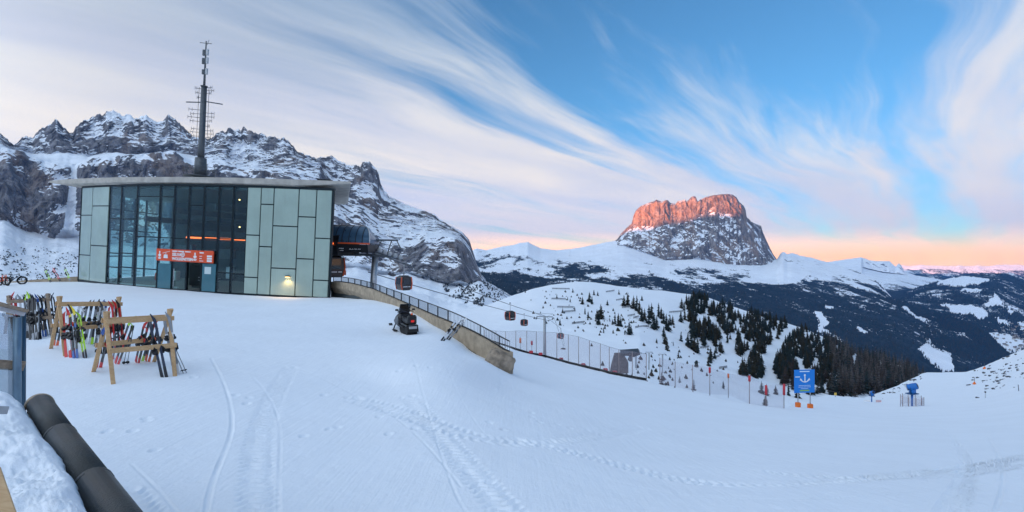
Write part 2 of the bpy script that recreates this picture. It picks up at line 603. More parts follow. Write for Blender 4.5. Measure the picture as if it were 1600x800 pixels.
# ---- the long massif on the left -------------------------------------------------
px = np.linspace(-360, 800, 680)
ridge = [(-360, 260), (-250, 225), (-150, 240), (-60, 205), (0, 214), (12, 222), (22, 231), (28, 226), (34, 218), (41, 216), (50, 219), (60, 207), (72, 201), (80, 194), (88, 190),
         (98, 201), (109, 212), (113, 213), (116, 208), (122, 199), (128, 195), (140, 189), (152, 182), (159, 187), (166, 179), (174, 176),
         (184, 179), (191, 185), (199, 180), (206, 183), (210, 188), (218, 186), (229, 184), (240, 192), (248, 194), (255, 191), (264, 184), (272, 189), (277, 194),
         (289, 205), (300, 216), (318, 222), (330, 222), (338, 214), (345, 210), (351, 211), (357, 204), (363, 208), (370, 206), (376, 208), (382, 203), (388, 208), (400, 212),
         (420, 217), (438, 222), (442, 219), (452, 226), (462, 240), (480, 246), (495, 251), (508, 249), (517, 246), (530, 255), (545, 261),
         (560, 263), (567, 258), (576, 256), (585, 262), (592, 276), (594, 288), (600, 300), (604, 303), (607, 308), (625, 317), (645, 325), (665, 332),
         (680, 337), (687, 344), (700, 352), (720, 362), (730, 371), (735, 380), (738, 390), (742, 402), (746, 415), (752, 428), (762, 440), (800, 462)]
ry, _ = band_curve(ridge, px)
ry = ry + (fbm(px / 7.0, px * 0 + 1, px * 0, 4, 0.7) * 12.0) * (px < 600) + fbm(px / 5.0, px * 0 + 1, px * 0, 2, 0.6) * 2.0
b3 = [(-360, 300), (0, 226), (25, 240), (60, 240), (80, 241), (150, 243), (280, 241), (340, 246), (450, 262), (500, 268), (520, 300), (560, 318), (590, 340), (640, 352),
      (690, 360), (720, 370), (735, 385), (742, 406), (752, 430), (765, 444), (800, 466)]
b2 = [(-360, 320), (0, 234), (30, 236), (60, 252), (95, 262), (110, 264), (125, 258), (150, 250), (270, 240), (300, 262), (340, 262), (450, 282), (500, 300), (520, 332), (560, 352), (590, 372),
      (640, 388), (665, 378), (690, 371), (720, 376), (736, 396), (744, 415), (754, 434), (768, 448), (800, 470)]
b1 = [(-360, 380), (0, 342), (40, 362), (75, 371), (95, 372), (125, 374), (160, 380), (300, 395), (500, 418), (545, 416), (590, 424), (615, 430), (640, 428), (670, 436), (700, 446),
      (730, 443), (748, 436), (757, 442), (772, 455), (800, 474)]
b0 = [(-360, 470), (0, 455), (300, 470), (600, 500), (700, 512), (800, 520)]
bands = []
for pts, ys in ((b0, 1150.0), (b1, 2200.0), (b2, 2420.0), (b3, 2760.0), (ridge, 3020.0)):
    y_, _ = band_curve(pts, px)
    if pts is ridge: y_ = ry
    else: y_ = y_ + fbm(px / 40.0, px * 0 + ys, px * 0, 3, 0.5) * {1150.0: 0, 2200.0: 10.0}.get(ys, 13.0)
    bands.append([y_, np.full_like(px, ys)])
for k in (1, 2, 3, 4):
    bands[k][1] = bands[k][1] + fbm(px / 80.0, px * 0 + 2, px * 0, 3) * 160 - 250 * np.clip((300 - px) / 300, 0, 1)
for k in range(3, -1, -1):
    bands[k][0] = np.maximum(bands[k][0], bands[k + 1][0] + (2.0 if k else 12.0))
bands.append([ry + 120, bands[4][1] + 900])
P, T = relief(px, bands, [70, 150, 60, 130, 14])
wc = np.interp(T, [0, 0.8, 0.97, 1.1, 1.9, 2.05, 2.5, 2.9, 3.1, 3.9, 4.0, 5.0], [0.0, 0.0, 0.25, 1, 1, 0.5, 0.30, 0.4, 1, 0.9, 0.55, 0.5])
right_part = np.interp(px, [310, 350], [0, 1])[None, :]
wc2 = np.where((T > 1.9) & (T < 3.1), np.maximum(wc, 0.85), wc)[:, None] * right_part + wc[:, None] * (1 - right_part)
P, gul = cliffs(P, wc2 * np.interp(px, [722, 752], [1, 0.2])[None, :], 190.0, 66.0, 3.3)
# snow chute beside the left buttress
ch = np.exp(-((px[None, :] - 112 - (T[:, None] - 1.5) * 10) / np.interp(T, [0.8, 1.2, 2], [22, 15, 6])[:, None]) ** 2) * np.interp(T, [0.6, 1.0, 2.0, 2.2], [0, 1, 1, 0])[:, None]
P = pushed(P, -ch * 60)
# rolling talus
tal = np.interp(T, [0, 0.3, 1, 1.05], [0, 1, 1, 0])[:, None]
P[..., 2] += tal * fbm(P[..., 0] / 130, P[..., 1] / 130, P[..., 2] * 0, 5, 0.5) * 42
M_rock_left = rock_mat("dolomite_with_snow", 0.55, use_attr=True, tan=0.26, noise_amt=0.30)
wcl = wc2 * (1 - ch)
snw = snow_cover(P, wcl, gul, 0.43, 190.0)
shelf = np.interp(T, [1.95, 2.05, 2.8, 2.95], [0, 0.3, 0.3, 0])[:, None] * (1 - 0.55 * right_part)
snw = np.clip(snw + shelf, 0, 1)
bare = np.interp(px, [590, 625, 735, 755], [0, 1, 1, 0])[None, :] * np.interp(T, [1.0, 1.12, 1.85, 2.0], [0, 1, 1, 0])[:, None]
bare2 = np.interp(px, [-10, 5, 80, 95], [0, 1, 1, 0])[None, :] * np.interp(T, [1.05, 1.2, 1.9, 2.0], [0, 1, 1, 0])[:, None]
snw = np.clip(snw - 0.30 * bare - 0.12 * bare2, 0, 1)
snw = np.where(T[:, None] < 1.0, 1.0, snw)
massif = tag(grid_mesh("mountain_massif", P, M_rock_left, {"snow": snw}), kind="structure")
MASSIF_P, MASSIF_T, MASSIF_PX = P, T, px

# ---- the block mountain with the first sun on its head ---------------------------
px = np.linspace(955, 1226, 330)
ridge = [(955, 380), (964, 374), (970, 366), (974, 361), (981, 355), (987, 349), (990, 337), (994, 329), (1001, 323), (1008, 320), (1015, 317), (1021, 316), (1026, 313), (1035, 316), (1040, 314), (1044, 314), (1048, 318),
         (1056, 319), (1059, 315), (1065, 314), (1070, 312), (1073, 316), (1080, 309), (1084, 307), (1087, 308), (1090, 316), (1095, 312), (1102, 309), (1114, 306), (1124, 305), (1134, 304),
         (1142, 304), (1150, 308), (1155, 316), (1162, 322), (1165, 328), (1167, 341), (1170, 342), (1174, 347), (1181, 350), (1189, 353), (1192, 363), (1199, 379),
         (1207, 395), (1214, 406), (1226, 414)]
base = [(955, 384), (971, 379), (990, 387), (1019, 397), (1042, 407), (1071, 407), (1087, 402), (1102, 404), (1125, 410), (1147, 417), (1170, 418), (1192, 417), (1214, 410), (1226, 416)]
mid = [(955, 381), (965, 375), (980, 362), (990, 354), (1030, 354), (1060, 350), (1080, 344), (1110, 330), (1130, 336), (1150, 335), (1165, 345), (1180, 360), (1195, 380), (1214, 409), (1226, 415)]
ry, _ = band_curve(ridge, px); by, _ = band_curve(base, px); my, _ = band_curve(mid, px)
ry = ry + fbm(px / 4.5, px * 0 + 6, px * 0, 3, 0.6) * 2.2
my = np.maximum(my, ry + 0.6); by = np.maximum(by, my + 0.6) + 4
yb = 6900 + 350 * np.clip((np.abs(px - 1090) / 130) ** 2, 0, 1.2) + fbm(px / 30.0, px * 0 + 2, px * 0, 4, 0.55, True) * 120
P, T = relief(px, [[by, yb], [my, yb + 430], [ry, yb + 560], [ry + 26, yb + 900]], [120, 120, 8])
edge = np.clip((px - 955) / 35, 0.1, 1) * np.clip((1226 - px) / 30, 0.1, 1)
wc = np.interp(T, [0, 0.05, 0.15, 1, 1.9, 2.0, 3], [0.15, 0.6, 1, 1, 0.9, 0.45, 0.4])
P, gul = cliffs(P, wc[:, None] * edge[None, :], 300.0, 85.0, 8.8)
M_rock_block = rock_mat("block_mountain_rock", 0.85, use_attr=True, tan=0.45, noise_amt=0.26, base=(0.24, 0.215, 0.20))
block = tag(grid_mesh("mountain_block", P, M_rock_block, {"snow": snow_cover(P, np.broadcast_to(wc[:, None], gul.shape), gul, 0.33, 300.0) * np.where(T[:, None] > 1.0, 0.48, 0.95)}), kind="structure")

# ---- slopes below the block mountain: snow pastures, then forest ------------------
PISTES = [  # snow clearings in the forest, outlines in photograph pixels
    [(1408, 478), (1414, 478), (1430, 492), (1452, 500), (1466, 506), (1467, 522), (1462, 530), (1478, 540), (1486, 555), (1492, 580), (1470, 580), (1452, 564), (1434, 546), (1448, 534), (1455, 522), (1453, 508), (1436, 500), (1420, 490)],
    [(1272, 486), (1284, 488), (1290, 498), (1296, 506), (1286, 512), (1300, 522), (1318, 532), (1314, 534), (1294, 522), (1276, 518), (1280, 506)],
    [(1500, 520), (1510, 520), (1506, 535), (1504, 548), (1500, 540)],
    [(1290, 476), (1302, 480), (1300, 484), (1290, 482)],
    [(1340, 510), (1356, 518), (1352, 522), (1338, 514)],
]
PISTES_L3 = [
    [(1470, 474), (1490, 476), (1520, 478), (1542, 486), (1540, 498), (1530, 499), (1518, 491), (1490, 490), (1478, 482)],
    [(1538, 474), (1552, 464), (1552, 456), (1560, 462), (1566, 474), (1548, 480), (1535, 479)],
    [(1448, 488), (1465, 486), (1478, 496), (1470, 501), (1452, 495)],
    [(1505, 450), (1535, 452), (1530, 457), (1500, 456)],
    [(1555, 495), (1575, 502), (1578, 509), (1562, 506)],
    [(1545, 520), (1575, 522), (1600, 535), (1600, 552), (1575, 552), (1555, 535)],
    [(1470, 437), (1500, 432), (1530, 433), (1548, 437), (1530, 444), (1500, 447), (1462, 444)],
    [(1575, 478), (1583, 484), (1580, 492), (1574, 486)],
    [(1590, 505), (1612, 498), (1618, 512), (1596, 516)],
]

def in_poly(x, y, poly):
    ins = np.zeros(x.shape, bool)
    n = len(poly)
    for i in range(n):
        x1, y1 = poly[i]; x2, y2 = poly[(i + 1) % n]
        c = ((y1 > y) != (y2 > y)) & (x < (x2 - x1) * (y - y1) / (y2 - y1 + 1e-9) + x1)
        ins ^= c
    return ins


def to_px(P):
    return 800 + P[..., 0] / P[..., 1] * FPX, 400 - (P[..., 2] - EYE) / P[..., 1] * FPX


px = np.linspace(690, 1640, 520)
top = [(690, 400), (735, 392), (745, 388), (760, 391), (780, 386), (800, 383), (812, 380), (825, 378), (833, 383), (845, 388), (870, 391), (900, 388), (930, 382), (955, 377), (965, 376),
       (975, 376), (990, 380), (1040, 398), (1090, 396), (1150, 408), (1195, 410), (1214, 405), (1220, 395), (1224, 393), (1230, 397), (1238, 395), (1250, 399), (1270, 403), (1290, 409), (1330, 420),
       (1370, 438), (1395, 466), (1440, 479), (1475, 490), (1510, 505), (1543, 521), (1570, 548), (1640, 590)]
ty, _ = band_curve(top, px)
ty = ty + fbm(px / 8.0, px * 0 + 9, px * 0, 3, 0.5) * 1.6
tY = np.interp(px, [690, 900, 1200, 1290, 1380, 1420, 1480, 1570, 1640], [7600, 7800, 7500, 7300, 6200, 5200, 4600, 3900, 3500])
m1 = np.maximum(np.interp(px, [690, 1000, 1200, 1400, 1640], [425, 430, 446, 480, 600]), ty + 3); mY = np.minimum(np.interp(px, [690, 1200, 1640], [5600, 5200, 4200]), tY - 150)
m2 = np.maximum(np.interp(px, [690, 1000, 1200, 1400, 1640], [455, 462, 500, 540, 630]), m1 + 3); mY2 = np.minimum(np.interp(px, [690, 1200, 1640], [4200, 3900, 3300]), mY - 150)
m3 = np.maximum(np.interp(px, [690, 1000, 1200, 1640], [520, 560, 620, 680]), m2 + 3); mY3 = np.minimum(np.interp(px, [690, 1640], [2600, 2400]), mY2 - 150)
P, T = relief(px, [[m3, mY3], [m2, mY2], [m1, mY], [ty, tY], [ty + 30, tY + 900]], [40, 70, 130, 8])
ww = np.interp(T, [0, 2.2, 2.9, 3, 4], [1, 1, 0.35, 0.1, 0.5])[:, None]
P[..., 2] += ww * (fbm(P[..., 0] / 900, P[..., 1] / 900, P[..., 0] * 0 + 2, 5, 0.5) * 75 + fbm(P[..., 0] / 220, P[..., 1] / 420, P[..., 0] * 0, 4, 0.55) * 22)
FX, FY = to_px(P)
# forest cover: patchy bands below the pastures, closed in the valley
cx = np.interp(FX, [690, 760, 900, 1000, 1080, 1200, 1300, 1400, 1640], [404, 400, 416, 422, 428, 422, 428, 436, 440])
f = (FY - cx) / 30.0
f = f + fbm(P[..., 0] / 500 + 3, P[..., 1] / 900, P[..., 0] * 0, 6, 0.72) * 4.2 + 0.1 + fbm(P[..., 0] / 130, P[..., 1] / 260, P[..., 0] * 0 + 4, 4, 0.65) * 1.8
f = np.minimum(f, 0.95 + fbm(P[..., 0] / 240 + 8, P[..., 1] / 420, P[..., 0] * 0 + 6, 5, 0.68) * 1.5)
f = np.clip(f, 0, 1)
f[np.interp(FX, [690, 1200, 1230, 1400], [1, 1, 0, 0]) * (FY < np.interp(FX, [690, 760, 900, 1000, 1120, 1230], [394, 393, 399, 410, 419, 410])) > 0.5] = 0
# a snow dusted flank between the forest belts
f = f * np.where(((FX - 1215) / 45) ** 2 + ((FY - 428) / 17) ** 2 < 1, 0.15, 1.0)
for pl in PISTES: f[in_poly(FX + fbm(FX / 7, FY / 5, FX * 0, 3) * 7, FY + fbm(FX / 7, FY / 5, FX * 0 + 5, 3) * 4, pl)] = 0
M_slope = rock_mat("snow_slope_with_forest", 1.2, 0.10, 0.35, 0.2, 0.6, forest=True)
slopes = tag(grid_mesh("mountain_slopes", P, M_slope, {"forest": f}), kind="structure")
SLOPE = (P, f)

# ---- high pasture and table mountain far off right -------------------------------
px = np.linspace(1190, 1680, 330)
top = [(1190, 425), (1220, 420), (1250, 415), (1290, 410), (1310, 407), (1330, 404), (1345, 402), (1352, 404), (1360, 407), (1375, 408), (1390, 408), (1396, 414), (1400, 417), (1404, 411), (1408, 414), (1413, 424), (1430, 430), (1470, 437), (1530, 446), (1680, 460)]
ty, _ = band_curve(top, px); ty = ty + fbm(px / 6.0, px * 0 + 4, px * 0, 2, 0.5) * 1.2
cl = np.interp(px, [1330, 1346, 1355, 1400, 1412, 1420], [0, 0, 1, 1, 1, 0])
bands = [[np.full_like(px, 500.0), np.full_like(px, 5600)], [np.maximum(np.interp(px, [1190, 1400, 1680], [455, 462, 478]), ty + 3), np.full_like(px, 6900)],
         [np.maximum(np.interp(px, [1190, 1330, 1400, 1450, 1680], [440, 432, 436, 446, 470]), ty + 2), np.full_like(px, 9000)],
         [np.maximum(ty + 1.5, np.where(cl > 0.1, np.interp(px, [1340, 1380, 1412, 1430], [416, 426, 429, 432]), ty + 1.5)), np.full_like(px, 10200)],
         [ty, np.full_like(px, 10400)], [ty + 25, np.full_like(px, 11600)]]
P, T = relief(px, bands, [10, 60, 60, 40, 6])
P[..., 2] += np.interp(T, [0, 2, 2.8, 3, 5], [1, 1, 0.3, 0, 0])[:, None] * fbm(P[..., 0] / 1100, P[..., 1] / 1100, P[..., 0] * 0 + 7, 4) * 110
P, _g = cliffs(P, np.interp(T, [3, 3.05, 3.9, 4], [0, 1, 1, 0.3])[:, None] * cl[None, :], 300.0, 60.0, 1.0)
FX, FY = to_px(P)
f = fbm(P[..., 0] / 700, P[..., 1] / 1500, P[..., 0] * 0 + 3, 4, 0.55) * 2.2 + np.interp(FY, [405, 425, 440, 452, 462], [-1.2, -0.3, 0.05, 0.5, 1.2])
f = np.clip(f + 0.1, 0, 1) * np.interp(T, [0, 2.9, 3.0, 5], [1, 1, 0, 0])[:, None]
tag(grid_mesh("mountain_plateau", P, rock_mat("plateau_snow_and_forest", 1.6, 0.20, 0.45, 0.1, 0.5, forest=True), {"forest": f}), kind="structure")

# ---- wooded ridge on the far side of the valley -----------------------------------
px = np.linspace(1385, 1800, 330)
top = [(1385, 470), (1410, 458), (1440, 447), (1465, 440), (1490, 433), (1510, 430), (1540, 428), (1575, 426), (1584, 427), (1592, 432), (1602, 436), (1640, 446), (1800, 470)]
ty, _ = band_curve(top, px); ty = ty + fbm(px / 7.0, px * 0 + 2, px * 0, 3, 0.5) * 1.4
bands = [[np.interp(px, [1385, 1800], [640, 680]), np.full_like(px, 2900.0)], [np.interp(px, [1385, 1480, 1600, 1800], [500, 520, 535, 545]), np.full_like(px, 4300)],
         [np.maximum(np.interp(px, [1385, 1480, 1560, 1600, 1800], [475, 455, 450, 462, 480]), ty + 4), np.full_like(px, 6300)],
         [ty, np.full_like(px, 7600)], [ty + 25, np.full_like(px, 9000)]]
P, T = relief(px, bands, [25, 80, 70, 6])
P[..., 2] += np.interp(T, [0, 2.5, 3, 4], [1, 1, 0.05, 0.3])[:, None] * (fbm(P[..., 0] / 800, P[..., 1] / 800, P[..., 0] * 0 + 1, 5) * 110)
FX, FY = to_px(P)
f = 0.90 + fbm(P[..., 0] / 260, P[..., 1] / 520, P[..., 0] * 0 + 3, 5, 0.68) * 2.3
f = np.clip(f, 0, 1)
wx = FX + fbm(FX / 9, FY / 5, FX * 0 + 2, 4) * 12; wy = FY + fbm(FX / 9, FY / 5, FX * 0 + 8, 4) * 7
for pl in PISTES_L3: f[in_poly(wx, wy, pl)] = 0
tag(grid_mesh("mountain_wooded_ridge", P, M_slope, {"forest": f}), kind="structure")
RIDGE_FAR = (P, f)

# ---- ridges and the chain of peaks on the horizon -----------------------------------
for nm, Yc, y0_, amp_c, fo, sd in (("mountain_blue_ridge", 11200.0, 433.0, 8.0, 0.9, 2.0), ("mountain_blue_ridge", 13600.0, 427.0, 7.0, 0.72, 9.0), ("mountain_blue_ridge", 15600.0, 421.5, 5.0, 0.45, 14.0), ("mountain_horizon_chain", 18000.0, 415.0, 6.0, 0.0, 21.0)):
    px = np.linspace(1300, 1900, 300)
    ty = y0_ + fbm(px / 42.0 + sd, px * 0 + sd, px * 0, 5, 0.58) * amp_c * 1.6
    P, T = relief(px, [[np.full_like(px, 462.0), np.full_like(px, Yc - 1700)], [(ty + 12), np.full_like(px, Yc - 600)], [ty, np.full_like(px, Yc)], [ty + 8, np.full_like(px, Yc + 900)]], [10, 30, 3])
    P[..., 2] += np.interp(T, [0, 1.5, 2, 3], [1, 1, 0.05, 0])[:, None] * fbm(P[..., 0] / 700, P[..., 1] / 700, P[..., 0] * 0, 5, 0.6) * 130
    f = np.full(P.shape[:2], fo) + fbm(P[..., 0] / 420, P[..., 1] / 900, P[..., 0] * 0 + sd, 4, 0.6) * 1.6 * (fo > 0)
    tag(grid_mesh(nm, P, rock_mat("far_ridge", 2.6, 0.25, 0.55, 0.1, 0.6, forest=True), {"forest": np.clip(f, 0, 1)}), kind="structure")

# ---- the range behind and left of the viewer, which keeps the low sun off the pass --
q = np.linspace(-7600, 9000, 400)
h_at = np.interp(q, [-7600, -5200, -4200, -3440, -3000, 9000], [250, 260, 400, 690, 740, 900])   # height of the shade at the block mountain
crest = h_at + (6450 + 5200) * math.tan(SUN_EL) + fbm(q / 330, q * 0, q * 0, 4, 0.6) * 90
S = np.array([SUN_TRAVEL.x, SUN_TRAVEL.y]); Q = np.array([SUN_TRAVEL.y, -SUN_TRAVEL.x])
rows = []
for pdist, hh in ((-9000, -0.35), (-7500, 0.25), (-6200, 0.72), (-5200, 1.0), (-4600, 0.62), (-4000, 0.3), (-3200, -0.2)):
    xy = S[None, :] * pdist + Q[None, :] * q[:, None]
    z = crest * hh + fbm(q / 700 + pdist, q * 0, q * 0, 4) * 120 * (pdist != -5200) - (200 if hh < 0 else 0)
    rows.append(np.concatenate([xy, z[:, None]], 1))
tag(grid_mesh("mountain_range_behind", np.array(rows), rock_mat("range_rock", 2.0, 0.3, 0.5)), kind="structure")

# ================================================================== NEAR SNOW FIELD
GPTS = [(-420, 1000, 3.9), (200, 1000, 3.9), (800, 1000, 3.8), (1400, 1000, 3.9), (2000, 1000, 4.2),
        (-420, 700, 7.7), (-420, 440, 56), (-200, 440, 54), (0, 440, 53), (0, 620, 10.5), (0, 520, 19.3), (125, 439, 51), (125, 470, 31), (180, 600, 11.6), (275, 586, 12.5), (320, 456, 44.5), (320, 500, 23.5),
        (515, 466, 42.5), (515, 500, 26.5), (200, 800, 5.8), (400, 800, 5.8), (800, 800, 5.75), (1200, 800, 6.0), (1600, 800, 6.6), (2000, 800, 7.0),
        (400, 600, 12.3), (600, 600, 13.6), (600, 700, 8.3), (633, 521, 26), (545, 468, 41), (590, 469, 36.5), (605, 472, 34.8), (640, 486, 30.8), (662, 496, 28.8), (700, 517, 25.5), (730, 538, 24.0), (766, 561, 22.3), (780, 573, 21.8), (800, 600, 18.0), (803, 583, 22.5), (800, 700, 8.8),
        (800, 546, 66), (900, 571, 56), (860, 590, 30), (900, 610, 23), (1000, 594, 47), (1100, 618, 43), (1230, 640, 41), (1000, 650, 18.5), (1000, 700, 11.2), (1200, 662, 24), (1200, 700, 13.5),
        (1400, 642, 56), (1400, 662, 28), (1400, 700, 14.5), (1600, 640, 36), (1600, 700, 14.5), (1425, 634, 66), (1362, 627, 88), (1440, 584, 150), (1510, 581, 160),
        (1600, 548, 135), (1600, 600, 75), (1290, 616, 95), (1330, 622, 92), (1300, 636, 50), (1700, 520, 120), (1700, 640, 34), (2000, 480, 120), (2000, 640, 30), (2000, 700, 14), (1540, 615, 85)]
_g = np.array(GPTS, float)

def _feat(px, py):
    return np.stack([np.asarray(px, float) / 330.0, np.log(np.maximum(np.asarray(py, float) - 395.0, 4.0)) * 1.6], -1)

def _tps_fit(X, y, lam):
    n = len(X)
    d_ = np.linalg.norm(X[:, None] - X[None], axis=-1)
    K = np.where(d_ > 0, d_ * d_ * np.log(d_ + 1e-12), 0) + lam * np.eye(n)
    Q_ = np.concatenate([np.ones((n, 1)), X], 1)
    A = np.block([[K, Q_], [Q_.T, np.zeros((3, 3))]])
    return np.linalg.solve(A, np.concatenate([y, np.zeros(3)]))

_GX = _feat(_g[:, 0], _g[:, 1])
_GC = _tps_fit(_GX, np.log(_g[:, 2]), 0.02)

def ground_Y(px, py):
    F = _feat(px, py)
    sh = F.shape[:-1]
    F = F.reshape(-1, 2)
    out = np.empty(len(F))
    for i in range(0, len(F), 60000):
        f_ = F[i:i + 60000]
        d_ = np.linalg.norm(f_[:, None] - _GX[None], axis=-1)
        K = d_ * d_ * np.log(d_ + 1e-12)
        out[i:i + 60000] = K @ _GC[:-3] + _GC[-3] + f_ @ _GC[-2:]
    return np.exp(out).reshape(sh)

def gp(px, py):
    """point of the snow field seen at a pixel"""
    return at(px, py, float(ground_Y(np.array(px, float), np.array(py, float))))

SKYLINE = [(-420, 440), (0, 439), (125, 438), (515, 464), (545, 466), (590, 468), (605, 471), (640, 485), (662, 495), (700, 516), (730, 537), (766, 559), (780, 558), (790, 549), (800, 546), (900, 571), (1000, 594), (1100, 618), (1160, 631), (1200, 636), (1230, 637),
           (1262, 628), (1290, 617), (1330, 621), (1350, 622), (1375, 613), (1400, 603), (1425, 592), (1440, 584), (1448, 582), (1470, 582), (1510, 581), (1525, 577), (1560, 562), (1600, 546), (1700, 516), (2000, 470)]
cols = np.concatenate([np.linspace(-420, 0, 90, endpoint=False), np.linspace(0, 1600, 900), np.linspace(1600, 2000, 90)[1:]])
s0 = np.array(SKYLINE, float)
sk = np.interp(cols, s0[:, 0], s0[:, 1]) + fbm(cols / 22.0, cols * 0, cols * 0 + 3, 3) * np.interp(cols, [0, 1230, 1290, 1440, 1450, 1510, 1530, 1600], [0, 0, 2.5, 2.5, 0.3, 0.3, 3, 4])
NR = 430
tt = np.linspace(0, 1, NR)
bottom = 1000.0
# rows are denser towards the top of the field
rowsf = 1 - (1 - tt) ** 1.0
PY = bottom + (sk[None, :] - bottom) * (0.55 * tt + 0.45 * (1 - (1 - tt) ** 1.8))[:, None]
PX = np.broadcast_to(cols[None, :], PY.shape)
Y = ground_Y(PX, PY)
P = np.stack([(PX - 800) / FPX * Y, Y, EYE + (400 - PY) / FPX * Y], -1)

# ---- marks in the snow: tracks, furrows, footprints (metres, real relief)
TR = []
def track(pix, width, kind, depth=0.03, pitch=0.16):
    pts = np.array([gp(a, b) for a, b in pix])[:, :2]
    # smooth polyline
    t_ = np.linspace(0, len(pts) - 1, 60)
    k = np.arange(len(pts))
    c = np.polyfit(k, pts, min(3, len(pts) - 1))
    sm = np.stack([np.polyval(c[:, 0], t_), np.polyval(c[:, 1], t_)], -1)
    TR.append((sm, width, kind, depth, pitch))

track([(455, 575), (420, 640), (405, 700), (400, 800), (398, 900)], 0.42, 'tread', 0.032, 0.17)
track([(330, 560), (356, 620), (362, 670), (345, 720), (322, 800)], 0.075, 'groove', 0.05)
track([(395, 590), (430, 640), (438, 700), (436, 800)], 0.06, 'groove', 0.03)
track([(640, 620), (700, 690), (760, 760), (830, 850)], 0.42, 'tread', 0.032, 0.17)
track([(560, 625), (700, 670), (850, 690), (1000, 668)], 0.55, 'tread', 0.032, 0.19)
track([(820, 690), (1000, 735), (1200, 760), (1450, 735), (1700, 690)], 0.42, 'tread', 0.032, 0.17)
track([(820, 715), (1000, 760), (1200, 782), (1480, 762), (1700, 720)], 0.05, 'groove', 0.03)
track([(1468, 665), (1492, 690), (1505, 720), (1490, 765), (1462, 810)], 0.14, 'groove', 0.03)
track([(1545, 685), (1563, 720), (1566, 760), (1550, 820)], 0.06, 'groove', 0.05)
track([(645, 560), (668, 640), (700, 740), (735, 800)], 0.05, 'groove', 0.03)
track([(690, 560), (730, 640), (760, 680)], 0.04, 'groove', 0.02)
track([(205, 725), (260, 780), (310, 850)], 0.05, 'groove', 0.03)
track([(200, 770), (225, 800), (260, 860)], 0.35, 'tread', 0.032, 0.15)
track([(300, 520), (420, 560), (560, 620), (720, 760)], 0.05, 'groove', 0.03)
track([(700, 600), (900, 650), (1200, 690), (1600, 670)], 0.05, 'groove', 0.03)
track([(1478, 668), (1500, 700), (1510, 740), (1490, 800)], 0.3, 'tread', 0.018, 0.15)
track([(1180, 735), (1400, 745), (1600, 725)], 0.4, 'tread', 0.02, 0.17)
dzs = np.zeros(Y.shape)
near = Y < 60
Xn, Yn = P[..., 0][near], P[..., 1][near]
acc = np.zeros(len(Xn))
for sm, wd, kind, dp, pitch in TR:
    lo = sm.min(0) - wd * 2; hi = sm.max(0) + wd * 2
    m = (Xn > lo[0]) & (Xn < hi[0]) & (Yn > lo[1]) & (Yn < hi[1])
    if not m.any(): continue
    qx, qy = Xn[m], Yn[m]
    seg = np.diff(sm, axis=0); L = np.linalg.norm(seg, axis=1); cum = np.concatenate([[0], np.cumsum(L)])
    best = np.full(len(qx), 1e9); along = np.zeros(len(qx)); side = np.zeros(len(qx))
    for i in range(len(seg)):
        ux, uy = seg[i] / (L[i] + 1e-9)
        rx, ry_ = qx - sm[i, 0], qy - sm[i, 1]
        s_ = np.clip(rx * ux + ry_ * uy, 0, L[i])
        dx, dy = rx - s_ * ux, ry_ - s_ * uy
        dd = dx * dx + dy * dy
        b_ = dd < best
        best[b_] = dd[b_]; along[b_] = (cum[i] + s_)[b_]; side[b_] = (rx * uy - ry_ * ux)[b_]
    dist = np.sqrt(best)
    wob = fbm(qx * 3, qy * 3, qx * 0, 3)
    hw = wd / 2 * (1 + wob * 0.25)
    inside = np.clip((hw - dist) / (0.18 * wd) + 0.5, 0, 1)
    rim = np.exp(-((dist - hw) / (0.22 * wd)) ** 2)
    brk = np.clip(0.75 + fbm(qx * 1.1 + 4, qy * 1.1, qx * 0, 3) * 1.6, 0.1, 1)
    if kind == 'tread':
        wave = np.sin(2 * math.pi * along / pitch + 1.2 * np.sin(side / wd * 9) + wob * 1.5)
        rnd = fbm(qx * 6, qy * 6, qx * 0 + 4, 3)
        h = inside * (-0.35 * dp + dp * 0.75 * wave * brk + dp * 0.7 * rnd)
    elif kind == 'groove':
        h = (-dp * inside + rim * dp * 0.45) * brk * 0.36
    else:
        h = inside * dp * (fbm(qx * 7, qy * 7, qx * 0 + 1, 4) * 3.0 - 0.2) * brk
    acc[m] += h
# scattered footprints
for k in range(16):
    u = random.uniform(150, 1250); v = random.uniform(560, 800) if k % 3 else random.uniform(600, 700)
    c = gp(u, v)
    if c.y > 22: continue
    ang = random.uniform(0, 3.1)
    for j in range(random.choice([1, 1, 2, 3, 5])):
        cx_, cy_ = c.x + j * 0.38 * math.cos(ang) + random.uniform(-.05, .05), c.y + j * 0.38 * math.sin(ang) + (0.1 if j % 2 else -0.1)
        r2 = ((Xn - cx_) / 0.07) ** 2 + ((Yn - cy_) / 0.085) ** 2
        m = r2 < 9
        acc[m] += -0.028 * np.exp(-r2[m] ** 2) + 0.005 * np.exp(-((np.sqrt(r2[m]) - 1.5) / 0.4) ** 2)
dzs[near] = acc
amp = np.interp(Y, [4, 12, 40, 160], [0.010, 0.03, 0.10, 0.35])
und = fbm(P[..., 0] / 3.5, P[..., 1] / 3.5, P[..., 0] * 0, 4, 0.5) * amp
lump = fbm(P[..., 0] / 0.5, P[..., 1] / 0.5, P[..., 0] * 0 + 3, 3, 0.55) * np.interp(Y, [4, 25, 60], [0.016, 0.022, 0.03])
# groomed corduroy near the lower left
dzs += und * 0.9 + lump
P[..., 2] += dzs
# behind the skyline the ground drops away
ext = []
hdir = P[-1, :, :2] / np.linalg.norm(P[-1, :, :2], axis=-1, keepdims=True)
for dd, drop in ((1.5, 0.3), (5, 2.0), (15, 8), (40, 24), (90, 60), (160, 110)):
    q_ = P[-1].copy(); q_[:, :2] += hdir * dd; q_[:, 2] -= drop
    ext.append(q_)
P = np.concatenate([P, np.array(ext)], 0)
